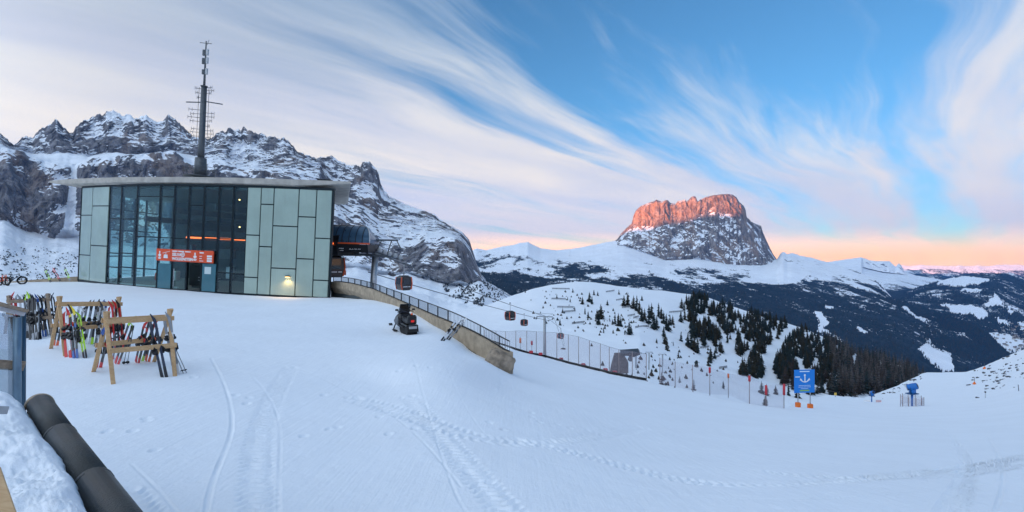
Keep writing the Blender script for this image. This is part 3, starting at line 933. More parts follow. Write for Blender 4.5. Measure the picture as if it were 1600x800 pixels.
# and behind the viewer it goes on
back = []
for yy in (1.5, -8, -60, -400, -3000):
    q_ = P[0].copy(); q_[:, 1] = yy; q_[:, 0] = q_[:, 0] * (1 + max(0, 3 - yy) * 0.4); q_[:, 2] = P[0, :, 2] + (0 if yy > -20 else yy * 0.02)
    back.insert(0, q_)
P = np.concatenate([np.array(back), P], 0)
M_snow = snow_mat("groomed_snow", 0.045, 0.35, 0.03, groomed=True)
snow_field = tag(grid_mesh("snow_field", P, M_snow), kind="structure")

# ---- the hill across the hollow ------------------------------------------------------
px = np.linspace(600, 1480, 330)
KTOP = [(600, 520), (660, 503), (700, 492), (720, 487), (760, 477), (800, 462), (830, 452), (860, 445), (900, 440), (930, 441), (960, 446), (1000, 451), (1040, 455), (1080, 460), (1110, 466), (1130, 474), (1160, 484), (1200, 496), (1250, 511),
        (1290, 528), (1320, 546), (1345, 556), (1380, 562), (1410, 572), (1440, 586), (1480, 606)]
ty, _ = band_curve(KTOP, px); ty = ty + fbm(px / 25.0, px * 0 + 2, px * 0, 3) * 1.5
tY = np.interp(px, [600, 900, 1100, 1300, 1480], [420, 560, 620, 640, 680])
k2 = np.maximum(np.interp(px, [600, 800, 1000, 1100, 1200, 1300, 1480], [530, 515, 520, 560, 590, 600, 640]), ty + 4); Y2 = np.interp(px, [600, 1000, 1200, 1480], [300, 330, 360, 420])
k1 = np.interp(px, [600, 800, 1000, 1200, 1480], [620, 600, 610, 650, 700]); Y1 = np.interp(px, [600, 1000, 1480], [170, 190, 260])
k0 = k1 + 60
P, T = relief(px, [[k0, Y1 * 0.8], [k1, Y1], [k2, Y2], [ty, tY], [ty + 40, tY + 160]], [6, 60, 130, 8])
ww = np.interp(T, [0, 1, 2.6, 3, 4], [1, 1, 0.8, 0.1, 0.3])[:, None]
P[..., 2] += ww * (fbm(P[..., 0] / 55, P[..., 1] / 55, P[..., 0] * 0 + 2, 5, 0.5) * 5.0 + fbm(P[..., 0] / 14, P[..., 1] / 14, P[..., 0] * 0, 4, 0.5) * 0.9)
M_hill = snow_mat("hill_snow", 1.0, 0.02, 0.4)
hill = tag(grid_mesh("snowy_hill", P, M_hill), kind="structure")
HILL_P = P
from mathutils.bvhtree import BVHTree
def bvh_of(P):
    nr, nc = P.shape[:2]
    i = np.arange(nr * nc).reshape(nr, nc)
    q_ = np.stack([i[:-1, :-1], i[:-1, 1:], i[1:, 1:], i[1:, :-1]], -1).reshape(-1, 4)
    return BVHTree.FromPolygons([tuple(v) for v in P.reshape(-1, 3).tolist()], [tuple(f_) for f_ in q_.tolist()])
HILL_BVH = bvh_of(HILL_P)
def hill_at(px_, py_):
    """point of the hill seen at a pixel"""
    dr = Vector(((px_ - 800) / FPX, 1, (400 - py_) / FPX)).normalized()
    r_ = HILL_BVH.ray_cast(Vector((0, 0, EYE)), dr)
    return r_[0]

# ================================================================== MATERIALS FOR BUILT THINGS
M_frame = pmat("dark_frame_metal", (0.018, 0.028, 0.032), 0.35, 0.6)
M_mint = pmat("mint_frosted_glass", (0.36, 0.46, 0.395), 0.12, 0.0, 0.12, 0.35, spec=0.5)
M_concrete = pmat("pale_concrete", (0.42, 0.40, 0.36), 0.85, 0, 0.22, 1.2, 0.3, 12)
M_soffit = pmat("soffit_concrete", (0.40, 0.39, 0.36), 0.85, 0, 0.15, 0.8)
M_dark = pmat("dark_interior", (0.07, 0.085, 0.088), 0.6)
M_black = pmat("black_plastic", (0.012, 0.012, 0.014), 0.45)
M_rubber = pmat("black_rubber", (0.015, 0.015, 0.016), 0.85)
M_steel = pmat("galvanised_steel", (0.42, 0.44, 0.46), 0.42, 0.75, 0.15, 6)
M_steel_dark = pmat("weathered_steel", (0.10, 0.115, 0.13), 0.5, 0.5, 0.2, 5)
M_orange = pmat("orange_paint", (0.78, 0.11, 0.025), 0.45)
M_sign_orange = pmat("orange_sign_face", (0.72, 0.085, 0.025), 0.5, 0, 0.05, 3)
M_white = pmat("white_paint", (0.78, 0.78, 0.78), 0.5)
M_navy = pmat("navy_sheet_metal", (0.06, 0.13, 0.21), 0.30, 0.3, 0.15, 1.5)
M_silver = pmat("silver_edge", (0.60, 0.62, 0.64), 0.3, 0.8)
M_wood = wood_mat("pale_spruce_wood", (0.50, 0.30, 0.14), (0.62, 0.41, 0.22))
M_wood_grey = wood_mat("weathered_wood", (0.22, 0.16, 0.11), (0.38, 0.29, 0.21))
M_floor = pmat("concrete_floor", (0.30, 0.30, 0.30), 0.7)
M_strip = pmat("lit_orange_strip", (0.8, 0.15, 0.03), 0.5, emit=(1.0, 0.16, 0.03), estr=0.8)
M_lamp = pmat("warm_lamp", (1, 0.8, 0.5), 0.5, emit=(1.0, 0.62, 0.22), estr=2.2)
M_paper = pmat("pale_notice_paper", (0.55, 0.66, 0.66), 0.7)

def glass_mat(name, tint, refl=0.14):
    m = bpy.data.materials.new(name); m.use_nodes = True
    t = NT(m.node_tree); t.n.clear()
    tr = t.new('ShaderNodeBsdfTransparent'); tr.inputs[0].default_value = tuple(tint) + (1,)
    gl = t.new('ShaderNodeBsdfGlossy'); gl.inputs['Roughness'].default_value = 0.02; gl.inputs[0].default_value = (0.85, 0.95, 1.0, 1)
    fr = t.new('ShaderNodeLayerWeight'); fr.inputs[0].default_value = 0.5
    f = t.math('ADD', t.math('MULTIPLY', t.math('POWER', fr.outputs[1], 4.0), 0.7), refl, clamp=True)
    mx = t.new('ShaderNodeMixShader'); t.link(f, mx.inputs[0]); t.link(tr.outputs[0], mx.inputs[1]); t.link(gl.outputs[0], mx.inputs[2])
    o = t.new('ShaderNodeOutputMaterial'); t.link(mx.outputs[0], o.inputs[0])
    return m
M_glass = glass_mat("blue_green_glass", (0.80, 0.93, 0.92), 0.045)
M_glass_smoke = glass_mat("smoked_glass", (0.30, 0.30, 0.33), 0.05)

def text_mesh(body, size, mat, name="lettering", extrude=0.004, align='LEFT', shear=0.0, bold=0.0):
    cu = bpy.data.curves.new(name, 'FONT')
    cu.body = body; cu.size = size; cu.extrude = extrude; cu.align_x = align; cu.shear = shear; cu.offset = bold
    cu.resolution_u = 2
    tmp = bpy.data.objects.new("tmp_text", cu); COL.objects.link(tmp)
    dg = bpy.context.evaluated_depsgraph_get(); dg.update()
    me = bpy.data.meshes.new_from_object(tmp.evaluated_get(dg))
    bpy.data.objects.remove(tmp); bpy.data.curves.remove(cu)
    me.name = name
    me.materials.clear(); me.materials.append(mat)
    return me

def dashes_mesh(words, h, mat, center=False, name="print_line"):
    """a line of print too small to read: one low bar per word, on the xy plane"""
    m = MB(); x_ = 0.0; gap = h * 0.7; tot = sum(words) + gap * (len(words) - 1)
    if center: x_ = -tot / 2
    for w_ in words:
        m.box((x_ + w_ / 2, h * 0.4, 0.003), (w_, h * 0.62, 0.006)); x_ += w_ + gap
    return m.mesh(name, mat)

# each panel differs a little in tone and is glossy
_t = NT(M_mint.node_tree); _b = _t.n['Principled BSDF']
_oi = _t.new('ShaderNodeObjectInfo')
_src = _b.inputs['Base Color'].links[0].from_socket
_geo = _t.new('ShaderNodeNewGeometry')
_stk = _t.noise(_t.mapping(_geo.outputs['Position'], scale=(3.0, 3.0, 0.25)), 1.0, 4, 0.6)
_c1 = _t.mix(_t.math('MULTIPLY', _oi.outputs['Random'], 0.30), _src, (0.24, 0.33, 0.30))
_c2 = _t.mix(_t.sstep(_stk, 0.5, 0.75, 0.0, 0.30), _c1, (0.28, 0.33, 0.29))
_t.link(_c2, _b.inputs['Base Color'])
_b.inputs['Coat Weight'].default_value = 0.6; _b.inputs['Coat Roughness'].default_value = 0.03

# ================================================================== CABLE CAR STATION (glass house)
ROLL = R(2.5)
O = at(320, 458, 46.0)
GL, GR_ = Vector((-42.5, 50.2)), Vector((-15.4, 42.8))
BOW, HZ0, HGL = 2.05, -0.17, 9.1
station = empty("cable_car_station", O, (0, ROLL, 0), "glass fronted cable car top station with mint panels and flat roof", "station")
SN = Vector((GR_.y - GL.y, -(GR_.x - GL.x))).normalized()      # outward (towards the viewer)
if SN.y > 0: SN = -SN

def fac(s, z, off=0.0):
    """point on the bowed front: s 0..1 from left, z above the floor, off outwards; local to the station"""
    p = GL + (GR_ - GL) * s + SN * (4 * BOW * s * (1 - s) + off)
    return Vector((p.x - O.x, p.y - O.y, HZ0 + z - O.z))

def derot(px_, py_):
    dx, dy = px_ - 320, py_ - 458
    c, s_ = math.cos(ROLL), math.sin(ROLL)
    return 320 + dx * c + dy * s_, 458 - dx * s_ + dy * c

def s_of(px_, py_=380):
    x_, _ = derot(px_, py_)
    lo, hi = -0.1, 1.1
    for _i in range(40):
        m_ = (lo + hi) / 2
        q_ = fac(m_, 0) + O
        if 800 + q_.x / q_.y * FPX < x_: lo = m_
        else: hi = m_
    return (lo + hi) / 2

def z_of(px_, py_):
    s_ = s_of(px_, py_); q_ = fac(s_, 0) + O
    _, y_ = derot(px_, py_)
    return EYE + (400 - y_) / FPX * q_.y - HZ0

def facade_slab(s0, s1, z0, z1, off0, off1, n=2):
    """slab that follows the bow"""
    vs = []; fs = []
    for i in range(n + 1):
        s_ = s0 + (s1 - s0) * i / n
        vs += [fac(s_, z0, off0), fac(s_, z0, off1), fac(s_, z1, off1), fac(s_, z1, off0)]
    for i in range(n):
        b = i * 4
        for k in range(4):
            k2 = (k + 1) % 4
            fs.append((b + k, b + k2, b + 4 + k2, b + 4 + k))
    fs.append((0, 1, 2, 3)); e = n * 4; fs.append((e + 3, e + 2, e + 1, e))
    return MB().add(vs, fs)

VX = [127, 143.5, 169, 187, 211.7, 247.4, 270, 293, 316, 339.5, 362, 384.7, 406, 426, 465, 492.5, 516.7]
VS = [s_of(x) for x in VX]
OPAQUE = {0: [338, 400], 1: [323, 385], 11: [366, 432], 12: [318, 384], 13: [352, 418], 14: [337.5, 403], 15: [371, 436.5]}
GLASSJ = {2: [342.5, 396, 418], 3: [342.5, 396, 418], 4: [307, 370, 420], 5: [307, 371], 6: [372], 7: [320, 368, 391], 8: [372, 393], 9: [372, 425], 10: [372, 427]}
GAP = 0.05
for i in range(len(VX) - 1):
    a, b = VS[i], VS[i + 1]
    xm = (VX[i] + VX[i + 1]) / 2
    joints = OPAQUE.get(i) or GLASSJ.get(i, [])
    zs = [0.12] + sorted(z_of(xm, y_) for y_ in joints) + [HGL]
    L = (GR_ - GL).length
    g = GAP / L
    for k in range(len(zs) - 1):
        if i in OPAQUE:
            facade_slab(a + g, b - g, zs[k] + GAP, zs[k + 1] - GAP, 0.03 + random.uniform(-0.006, 0.006), 0.10).build("mint_panel", M_mint, station)
        else:
            if i in (7, 8) and k == 0:
                continue                                             # the open doorway
            facade_slab(a + g * 0.8, b - g * 0.8, zs[k] + 0.04, zs[k + 1] - 0.04, 0.0, 0.02).build("glass_pane", M_glass, station)
    for z_ in zs[1:-1]:
        facade_slab(a, b, z_ - 0.05, z_ + 0.05, -0.12, 0.025).build("transom", M_frame, station)
for s_ in VS:
    facade_slab(s_ - 0.0026, s_ + 0.0026, 0.0, HGL + 0.05, -0.16, 0.035, 1).build("mullion", M_frame, station)
facade_slab(-0.004, 1.004, -0.35, 0.12, -0.25, 0.05, 12).build("base_rail", M_frame, station)
facade_slab(-0.004, 1.004, HGL, HGL + 0.16, -0.25, 0.06, 12).build("head_rail", M_frame, station)
# backing behind the mint panels
facade_slab(VS[0] + .002, VS[2] - .003, 0.13, HGL, -0.20, 0.0, 3).build("panel_backing", M_dark, station)
facade_slab(VS[11] + .003, VS[16] - .002, 0.13, HGL, -0.20, 0.0, 4).build("panel_backing", M_dark, station)
# side and back walls, floor, ceiling
BL, BR = Vector((-43.0, 61.5)), Vector((-20.5, 56.0))
def loc3(p, z): return Vector((p.x - O.x, p.y - O.y, HZ0 + z - O.z))
def wall(a, b, z0, z1, th, name, mat):
    dd = (b - a).normalized(); n_ = Vector((-dd.y, dd.x)) * th / 2
    vs = [loc3(p + q_, z_) for z_ in (z0, z1) for p, q_ in ((a, -n_), (b, -n_), (b, n_), (a, n_))]
    return MB().add(vs, [(3, 2, 1, 0), (4, 5, 6, 7), (0, 1, 5, 4), (1, 2, 6, 5), (2, 3, 7, 6), (3, 0, 4, 7)]).build(name, mat, station)
NB = 6
for k in range(NB):
    a = GL + (BL - GL) * (k / NB); b = GL + (BL - GL) * ((k + 1) / NB)
    wall(a.lerp(b, 0.05), a.lerp(b, 0.95), 0.1, HGL, 0.03, "side_pane", M_glass)
    wall(a.lerp(b, -0.04), a.lerp(b, 0.045), 0.0, HGL, 0.16, "side_mullion", M_frame)
for z_ in (2.4, 5.2, 7.4):
    wall(GL, BL, z_ - 0.06, z_ + 0.06, 0.10, "side_transom", M_frame)
# back wall: a glazed stretch on the left, then solid
b1_ = BL.lerp(BR, 0.10); b2_ = BL.lerp(BR, 0.26)
wall(BL, b1_, 0, HGL, 0.02, "rear_pane", M_glass)
for k in range(4):
    p = BL.lerp(BR, 0.10 + 0.02 * k * 1.0)
wall(b1_, BR, 0, HGL, 0.3, "rear_wall", M_dark)
wall(GR_, BR, 0, HGL, 0.3, "right_wall", M_dark)
pl = [fac(i / 12, 0, -0.26) for i in range(13)]
fl = [(p.x, p.y) for p in pl] + [(BR.x - O.x, BR.y - O.y), (BL.x - O.x, BL.y - O.y)]
MB().prism(fl, HZ0 - O.z - 0.3, HZ0 - O.z + 0.02, 'z').build("floor_slab", M_floor, station)
MB().prism(fl, HZ0 - O.z + HGL - 0.25, HZ0 - O.z + HGL - 0.02, 'z').build("ceiling", M_dark, station)
# inside: the dark machine cowling with its lit orange line, beams, counters
def ins(s_, dep, z_): return fac(s_, z_, -dep)
m_ = MB(); a = ins(0.36, 6.0, 0); b = ins(0.93, 6.0, 0)
dr = (b - a).normalized(); nrm = Vector((dr.y, -dr.x, 0))
def cow(prof, x0, x1):
    vs = []; n = len(prof)
    for q_ in (x0, x1):
        base = a + (b - a) * q_
        vs += [base + nrm * u + Vector((0, 0, v)) for u, v in prof]
    fs = [tuple(range(n))[::-1], tuple(range(n, 2 * n))] + [(i, (i + 1) % n, (i + 1) % n + n, i + n) for i in range(n)]
    return MB().add(vs, fs)
cow([(-2.5, 3.6), (1.6, 3.6), (1.9, 4.5), (1.6, 5.4), (0.6, 6.2), (-1.2, 6.6), (-2.5, 6.6)], 0.0, 1.0).build("machine_cowling", M_black, station)
cow([(1.92, 4.62), (2.02, 4.62), (2.02, 4.78), (1.92, 4.78)], 0.02, 0.98).build("lit_strip", M_strip, station)
for q_ in (0.1, 0.45, 0.8):
    p = a + (b - a) * q_
    MB().box((p.x, p.y, HZ0 - O.z + 1.8), (0.5, 0.5, 3.6)).build("machine_column", M_steel_dark, station)
for q_, h_ in ((0.22, 1.0), (0.60, 1.1)):
    p = a + (b - a) * q_ + nrm * 3.0
    MB().box((p.x, p.y, HZ0 - O.z + h_ / 2), (2.4, 0.6, h_), (0, 0, math.atan2(dr.y, dr.x))).build("counter", M_steel_dark, station)
for s_, z_, l in ((0.26, 1.05, 0.05), (0.26, 1.35, 0.05), (0.60, 1.2, 0.04), (0.60, 0.95, 0.04)):
    p0 = ins(s_ - l, 0.9, z_); p1 = ins(s_ + l, 0.9, z_)
    MB().tube([p0, p1], 0.03).build("guard_rail", M_steel, station)
for s_, z_ in ((0.565, 8.5), (0.57, 5.9)):
    p = ins(s_, 5.0, z_)
    MB().lathe([(0.01, 0.05), (0.06, 0.03), (0.07, -0.03), (0.02, -0.05)], 8, p).build("ceiling_lamp", M_lamp, station)
for s_, z_ in ((0.34, 6.2), (0.47, 7.0), (0.62, 7.4)):
    p0 = ins(s_, 0.6, z_); p1 = ins(s_ + 0.02, 9.5, z_)
    MB().bar(p0, p1, 0.25, 0.5).build("roof_beam", M_steel_dark, station)
for s_, z_, w_, h_, mt in ((0.42, 3.4, 1.6, 1.2, M_steel_dark), (0.50, 3.2, 1.2, 0.7, M_silver), (0.585, 3.3, 1.5, 0.9, M_steel_dark), (0.47, 1.2, 1.3, 1.9, M_black), (0.36, 1.0, 1.2, 0.9, M_white), (0.30, 0.8, 0.8, 0.7, M_orange), (0.60, 1.6, 0.5, 1.1, M_silver)):
    p = ins(s_, 3.2, z_)
    MB().box(p, (w_, 0.6, h_), (0, 0, math.atan2(dr.y, dr.x))).build("machine_part", mt, station, bevel=0.06)
# doorway: sliding leaves with notices
for i, (xa, xb) in enumerate(((248, 268), (317, 338))):
    dl = facade_slab(s_of(xa, 430), s_of(xb, 430), 0.14, z_of((xa + xb) / 2, 411), 0.06, 0.10).build("door_leaf", pmat("blue_tinted_door", (0.05, 0.16, 0.20), 0.1, 0, 0.1, 1.0, spec=0.6), station)
    if i == 1:
        facade_slab(s_of(321, 424), s_of(331, 424), z_of(326, 427), z_of(326, 416), 0.105, 0.112, 1).build("notice", M_paper, dl)
MB().tube([fac(s_of(273, 430), 0.2, 0.1), fac(s_of(273, 430), 1.9, 0.1)], 0.035).build("door_handle", M_steel, station)
# wall lamp with its warm light
lp = fac(s_of(452, 430), z_of(452, 430), 0.22)
lampo = MB().box(lp, (0.42, 0.22, 0.10), taper=0.7).build("wall_lamp", M_black, station)
MB().box(lp + Vector((0, -0.01, -0.065)), (0.34, 0.16, 0.02)).build("bulb", M_lamp, lampo)
ld = bpy.data.lights.new("wall_lamp_light", 'SPOT'); ld.energy = 26; ld.color = (1.0, 0.55, 0.2); ld.shadow_soft_size = 0.08; ld.spot_size = R(150); ld.spot_blend = 0.6
lo = bpy.data.objects.new("wall_lamp_light", ld); COL.objects.link(lo); lo.parent = station; lo.location = lp + Vector((0.02, -0.12, -0.12)); lo.rotation_euler = (R(-18), 0, 0)
# roof: thin slab that tapers to its tips
ZT = HZ0 - O.z + HGL + 0.14
front = []
N = 30
LT, RT = Vector((-47.6, 52.6)), Vector((-13.7, 42.9))
for i in range(N + 1):
    t_ = i / N
    p = LT.lerp(RT, t_) + SN * (4 * 2.5 * t_ * (1 - t_) + 0.4)
    front.append(p)
backp = [Vector((-19.0, 58.0)), Vector((-46.0, 64.0))]
out = front + backp
cen = Vector((-31, 52))
vs = []; fs = []; n = len(out)
for ring, (inset, z_) in enumerate(((0, 0.62), (0, 0.30), (1.0, 0.0))):
    for i, p in enumerate(out):
        t_ = i / N if i <= N else 0.5
        tipf = min(1.0, min(t_, 1 - t_) * 9 + 0.0) if i <= N else 1.0
        q_ = p
        if inset:
            dd = (cen - p); dd.normalize(); q_ = p + dd * (0.35 + (1 - tipf) * 3.6)
        zz = z_
        if ring == 1: zz = 0.62 - (0.16 + 0.30 * tipf)
        if ring == 2: zz = 0.0
        vs.append((q_.x - O.x, q_.y - O.y, ZT + zz))
for r_ in range(2):
    for i in range(n):
        j = (i + 1) % n
        fs.append((r_ * n + i, r_ * n + j, (r_ + 1) * n + j, (r_ + 1) * n + i))
fs.append(tuple(range(n))); fs.append(tuple(range(2 * n, 3 * n))[::-1])
MB().add(vs, fs).build("roof", M_concrete, station)
vent = MB().box((at(497, 284, 46).x - O.x, 0.5, ZT + 0.62 + 0.30), (1.15, 0.8, 0.6)).build("roof_vent", M_black, station)
# snow lying on the roof edge
for k in range(5):
    t_ = random.uniform(0.2, 0.85); p = LT.lerp(RT, t_) + SN * (4 * 2.5 * t_ * (1 - t_) - 0.5)
    bm_ = MB(); bm_.lathe([(0.02, 0.10), (0.18, 0.09), (0.34, 0.05), (0.42, 0.0)], 9, (p.x - O.x, p.y - O.y, ZT + 0.615)).build("snow_patch", M_snow, station)

# ---- the orange sign above the doorway
sg = empty("station_sign", O, (0, ROLL, 0), "long orange sign with white arrows above the station doorway", "sign")
SX = [248.5, 270, 314, 337.5]
def sgn_z(x_, top): 
    return z_of(x_, np.interp(x_, [248.5, 337.5], [387.2, 392.2] if top else [405.8, 410.8]))
for k in range(3):
    sa, sb = s_of(SX[k], 398), s_of(SX[k + 1], 398)
    xm = (SX[k] + SX[k + 1]) / 2
    z0 = sum(sgn_z(x_, False) for x_ in SX) / 4; z1 = sum(sgn_z(x_, True) for x_ in SX) / 4
    facade_slab(sa + 0.0004, sb - 0.0004, z0, z1, 0.20, 0.27, 2).build("sign_board", M_sign_orange, sg)
def sign_frame(s_, z_):
    """matrix: text plane on the sign at s, z"""
    p = fac(s_, z_, 0.276); q_ = fac(s_ + 0.002, z_, 0.276)
    ex = (q_ - p).normalized(); ez = Vector((0, 0, 1)); ey = ez.cross(ex)
    m = Matrix((ex, ez, ex.cross(ez))).transposed().to_4x4(); m.translation = p
    return m
def put(me, name, s_, z_, parent=sg):
    o = link_mesh(name, me, None, parent); o.matrix_local = sign_frame(s_, z_); return o
def sxy(px_, dz_): return s_of(px_, 398), (z0 + z1) / 2 + dz_
H_ = z1 - z0
def arrow_mesh(h):
    return MB().prism([(-0.06, h), (0.06, h), (0.06, 0.05 + h * .45), (0.17, h * .55), (0.17, h * 0.40), (0.0, h * .12), (-0.17, h * .40), (-0.17, h * .55), (-0.06, 0.05 + h * .45)], 0, 0.008, 'z').add(
        [(-0.26, h * .34, 0), (-0.16, h * .10, 0), (0.16, h * .10, 0), (0.26, h * .34, 0), (0.12, h * -.10, 0), (-0.12, h * -.10, 0), (0.0, 0.0, 0.006)], [(0, 1, 6, 5), (3, 4, 6, 2), (1, 2, 6), (5, 6, 4)]).mesh("arrow", M_white)
put(arrow_mesh(0.62), "arrow", *sxy(254, -0.30)); put(arrow_mesh(0.62), "arrow", *sxy(309, -0.30))
# small cabin pictogram hanging from a rope
pic = MB().prism([(-0.24, -0.26), (0.24, -0.26), (0.20, 0.05), (-0.20, 0.05)], 0, 0.008, 'z')
pic.box((0, 0.12, 0.004), (0.05, 0.16, 0.008)); pic.box((0.04, 0.26, 0.004), (0.86, 0.035, 0.008), (0, 0, R(14)))
put(pic.mesh("cabin_pictogram", M_white), "cabin_pictogram", *sxy(263.5, -0.02))
put(dashes_mesh((0.55, 0.62, 0.60), 0.15, M_white), "print_line", *sxy(273.5, 0.30))
put(text_mesh("SELVA", 0.36, M_white, bold=0.014), "lettering", *sxy(273.5, -0.04))
put(text_mesh("WOLKENSTEIN", 0.33, M_white, bold=0.014), "lettering", *sxy(273.5, -0.40))
ring = MB()
for k in range(24):
    a0, a1 = 2 * math.pi * k / 24, 2 * math.pi * (k + 1) / 24
    ring.add([(math.cos(q_) * r_, math.sin(q_) * r_, 0.006) for q_ in (a0, a1) for r_ in (0.13, 0.20)], [(0, 1, 3, 2)])
ring.box((0, 0, 0.004), (0.2, 0.05, 0.006)); ring.box((0, 0, 0.0045), (0.05, 0.2, 0.006))
put(ring.mesh("round_emblem", M_white), "round_emblem", *sxy(290, 0.09))
put(dashes_mesh((0.42,), 0.17, M_white), "print_line", *sxy(316, 0.26))
for j, wd_ in enumerate((0.26, 0.24, 0.40)):
    put(dashes_mesh((wd_,), 0.09, M_white), "print_line", *sxy(316, 0.0 - j * 0.2))
    put(MB().box((0.22, 0.06, 0.004), (0.48, 0.15, 0.008)).mesh("white_tab", M_white), "white_tab", *sxy(328, 0.0 - j * 0.2))

# ================================================================== ANTENNA MAST on the roof
MO = at(312.5, 279, 52.0)
mast = empty("antenna_mast", MO, (0, R(2.6), 0), "tall dark antenna mast with rod aerials on the station roof", "mast")
pxm = 52.0 / FPX                       # metres per pixel at the mast
def mz(py_): return (279 - py_) * pxm
MB().tube([(0, 0, 0), (0, 0, mz(247))], [0.62, 0.52], 10).build("mast_foot", M_steel_dark, mast)
MB().tube([(0, 0, mz(248)), (0, 0, mz(230)), (0, 0, mz(135))], [0.33, 0.30, 0.27], 8).build("mast_pole", M_steel_dark, mast)
MB().tube([(0, 0, mz(136)), (0, 0, mz(64))], [0.13, 0.06], 6).build("mast_spire", M_steel_dark, mast)
MB().lathe([(0.2, 0), (0.34, .04), (0.34, .12), (0.1, .16)], 8, (0, 0, mz(136))).build("mast_collar", M_steel_dark, mast)
# platform with railing
pf = MB().lathe([(1.5, 0), (1.5, 0.08)], 14, (0, 0, 0.15)).build("platform", M_steel_dark, mast)
for zz in (0.55, 0.95):
    MB().tube([(1.45 * math.cos(k * math.pi / 8), 1.45 * math.sin(k * math.pi / 8), zz + .15) for k in range(17)], 0.025, 4, cap=False).build("platform_rail", M_steel_dark, mast)
for k in range(10):
    a_ = 2 * math.pi * k / 10
    MB().tube([(1.45 * math.cos(a_), 1.45 * math.sin(a_), 0.2), (1.45 * math.cos(a_), 1.45 * math.sin(a_), 1.12)], 0.025, 4).build("rail_post", M_steel_dark, mast)
# panel aerials on the spire
for py_, xs in ((82, (-.22, .25)), (95, (-.24, .26)), (112, (.25, -.20))):
    for x_ in xs:
        MB().box((x_, -0.12 if x_ > 0 else 0.05, mz(py_)), (0.24, 0.16, 0.62 if abs(x_) > .21 else 0.5)).build("panel_aerial", M_steel if x_ > 0 else M_steel_dark, mast, bevel=0.03)
MB().bar((-0.62, 0, mz(66) - .05), (0.58, 0, mz(66) - 0.12), 0.05, 0.05).build("top_crossbar", M_steel_dark, mast)
MB().tube([(0.1, 0, mz(70)), (0.28, 0, mz(62))], 0.025, 4).build("top_rod", M_steel_dark, mast)
MB().bar((-1.75, 0, mz(160.5)), (-0.28, 0, mz(160)), 0.08, 0.10).build("side_arm", M_steel_dark, mast)
MB().bar((0.28, 0, mz(158.5)), (1.95, 0, mz(161.5)), 0.08, 0.10).build("side_arm", M_steel_dark, mast)
for sx in (-1, 1):
    MB().tube([(sx * 0.55, 0, mz(225)), (sx * 0.50, 0, mz(136))], 0.025, 4).build("cable_riser", M_steel_dark, mast)
rows_l = [(172, 1.3), (178, 1.3), (184, 1.35), (190, 1.1), (202, 1.0), (207, 1.1), (213, 1.0), (139, .75), (146, .65), (153, .55)]
rows_r = [(137, .95), (141, 1.05), (146, .9), (176, 1.0), (182, 1.1), (189, 1.05), (197, .8), (204, 1.15), (209, 1.2), (215, 1.0), (226, .5), (222, .6)]
for sx, rows_ in ((-1, rows_l), (1, rows_r)):
    for py_, ln in rows_:
        z_ = mz(py_)
        y_ = random.uniform(-0.3, 0.3)
        m_ = MB().tube([(sx * 0.25, 0, z_), (sx * ln, y_, z_)], 0.025, 4)
        for q_ in (0.72, 1.0):
            m_.tube([(sx * (0.25 + (ln - .25) * q_), y_ * q_, z_ - 0.17), (sx * (0.25 + (ln - .25) * q_), y_ * q_, z_ + 0.17)], 0.022, 4)
        m_.build("rod_aerial", M_steel_dark, mast)

# ================================================================== GONDOLA TERMINAL CANOPY
CO = at(517, 394, 47.0)
canopy = empty("terminal_canopy", CO, (0, R(1.5), 0), "dark curved terminal canopy with an orange stripe beside the station", "canopy")
cpx = 47.0 / FPX
prof = []                                   # (y depth back, z, x end)
for k in range(11):
    a_ = (math.pi / 2) * k / 10
    yv = 1.9 * (1 - math.cos(a_)); zv = 0.92 + 1.62 * math.sin(a_)
    prof.append((yv, zv, 3.52 - 1.15 * (k / 10) ** 2.2))
vs = []; fs = []
for (yv, zv, xe) in prof:
    vs += [(-5.0, yv, zv), (xe, yv, zv)]
prof_b = [(4.2, 2.5, 2.3), (4.2, 0.9, 3.4)]
for (yv, zv, xe) in prof_b: vs += [(-5.0, yv, zv), (xe, yv, zv)]
n = len(prof) + 2
for i in range(n - 1): fs.append((2 * i, 2 * i + 1, 2 * i + 3, 2 * i + 2))
fs.append((2 * n - 2, 2 * n - 1, 1, 0)); fs.append(tuple(2 * i + 1 for i in range(n))); fs.append(tuple(2 * i for i in range(n))[::-1])
MB().add(vs, fs).build("roof_shell", M_navy, canopy)
for x_ in np.arange(-4.6, 3.3, 0.62):
    pts = [(min(x_ + 0.10 * (k / 10) ** 2 * 0, xe - 0.03), yv - 0.02, zv + 0.02) for k, (yv, zv, xe) in enumerate(prof) if x_ < xe]
    if len(pts) > 2: MB().tube(pts, 0.035, 4).build("roof_rib", M_black, canopy)
MB().tube([(xe + 0.01, yv - 0.02, zv) for (yv, zv, xe) in prof], 0.06, 5).build("edge_trim", M_silver, canopy)
MB().box((-0.75, -0.03, 0.86), (8.55, 0.14, 0.13)).build("stripe", M_orange, canopy)
MB().prism([(0.0, 0.78), (4.1, 0.78), (4.1, 0.02), (0.25, 0.02)], -5.0, 3.35, 'x').build("fascia", M_black, canopy)
def put_c(me, name, x_, z_, y_=-0.02, tilt=-18):
    o = link_mesh(name, me, None, canopy); o.location = (x_, y_, z_); o.rotation_euler = (R(90 + tilt), 0, 0); return o
put_c(text_mesh("dantercepies", 0.34, M_white, bold=0.008), "lettering", -0.62, 0.34, 0.10)
put_c(text_mesh("2.298 m", 0.32, M_white, shear=0.25, bold=0.006), "lettering", 1.62, 0.30, 0.11)
put_c(dashes_mesh((0.5, 0.45, 0.35), 0.10, M_white), "print_line", -0.35, 0.14, 0.18)
MB().prism([(-0.05, 0.0), (0.10, 0.0), (0.06, 0.26), (0.18, 0.34), (0.0, 0.36)], 0, 0.01, 'z').build("emblem", M_white, canopy, loc=(0.02, 0.0, 0.44), rot=(R(72), 0, 0))
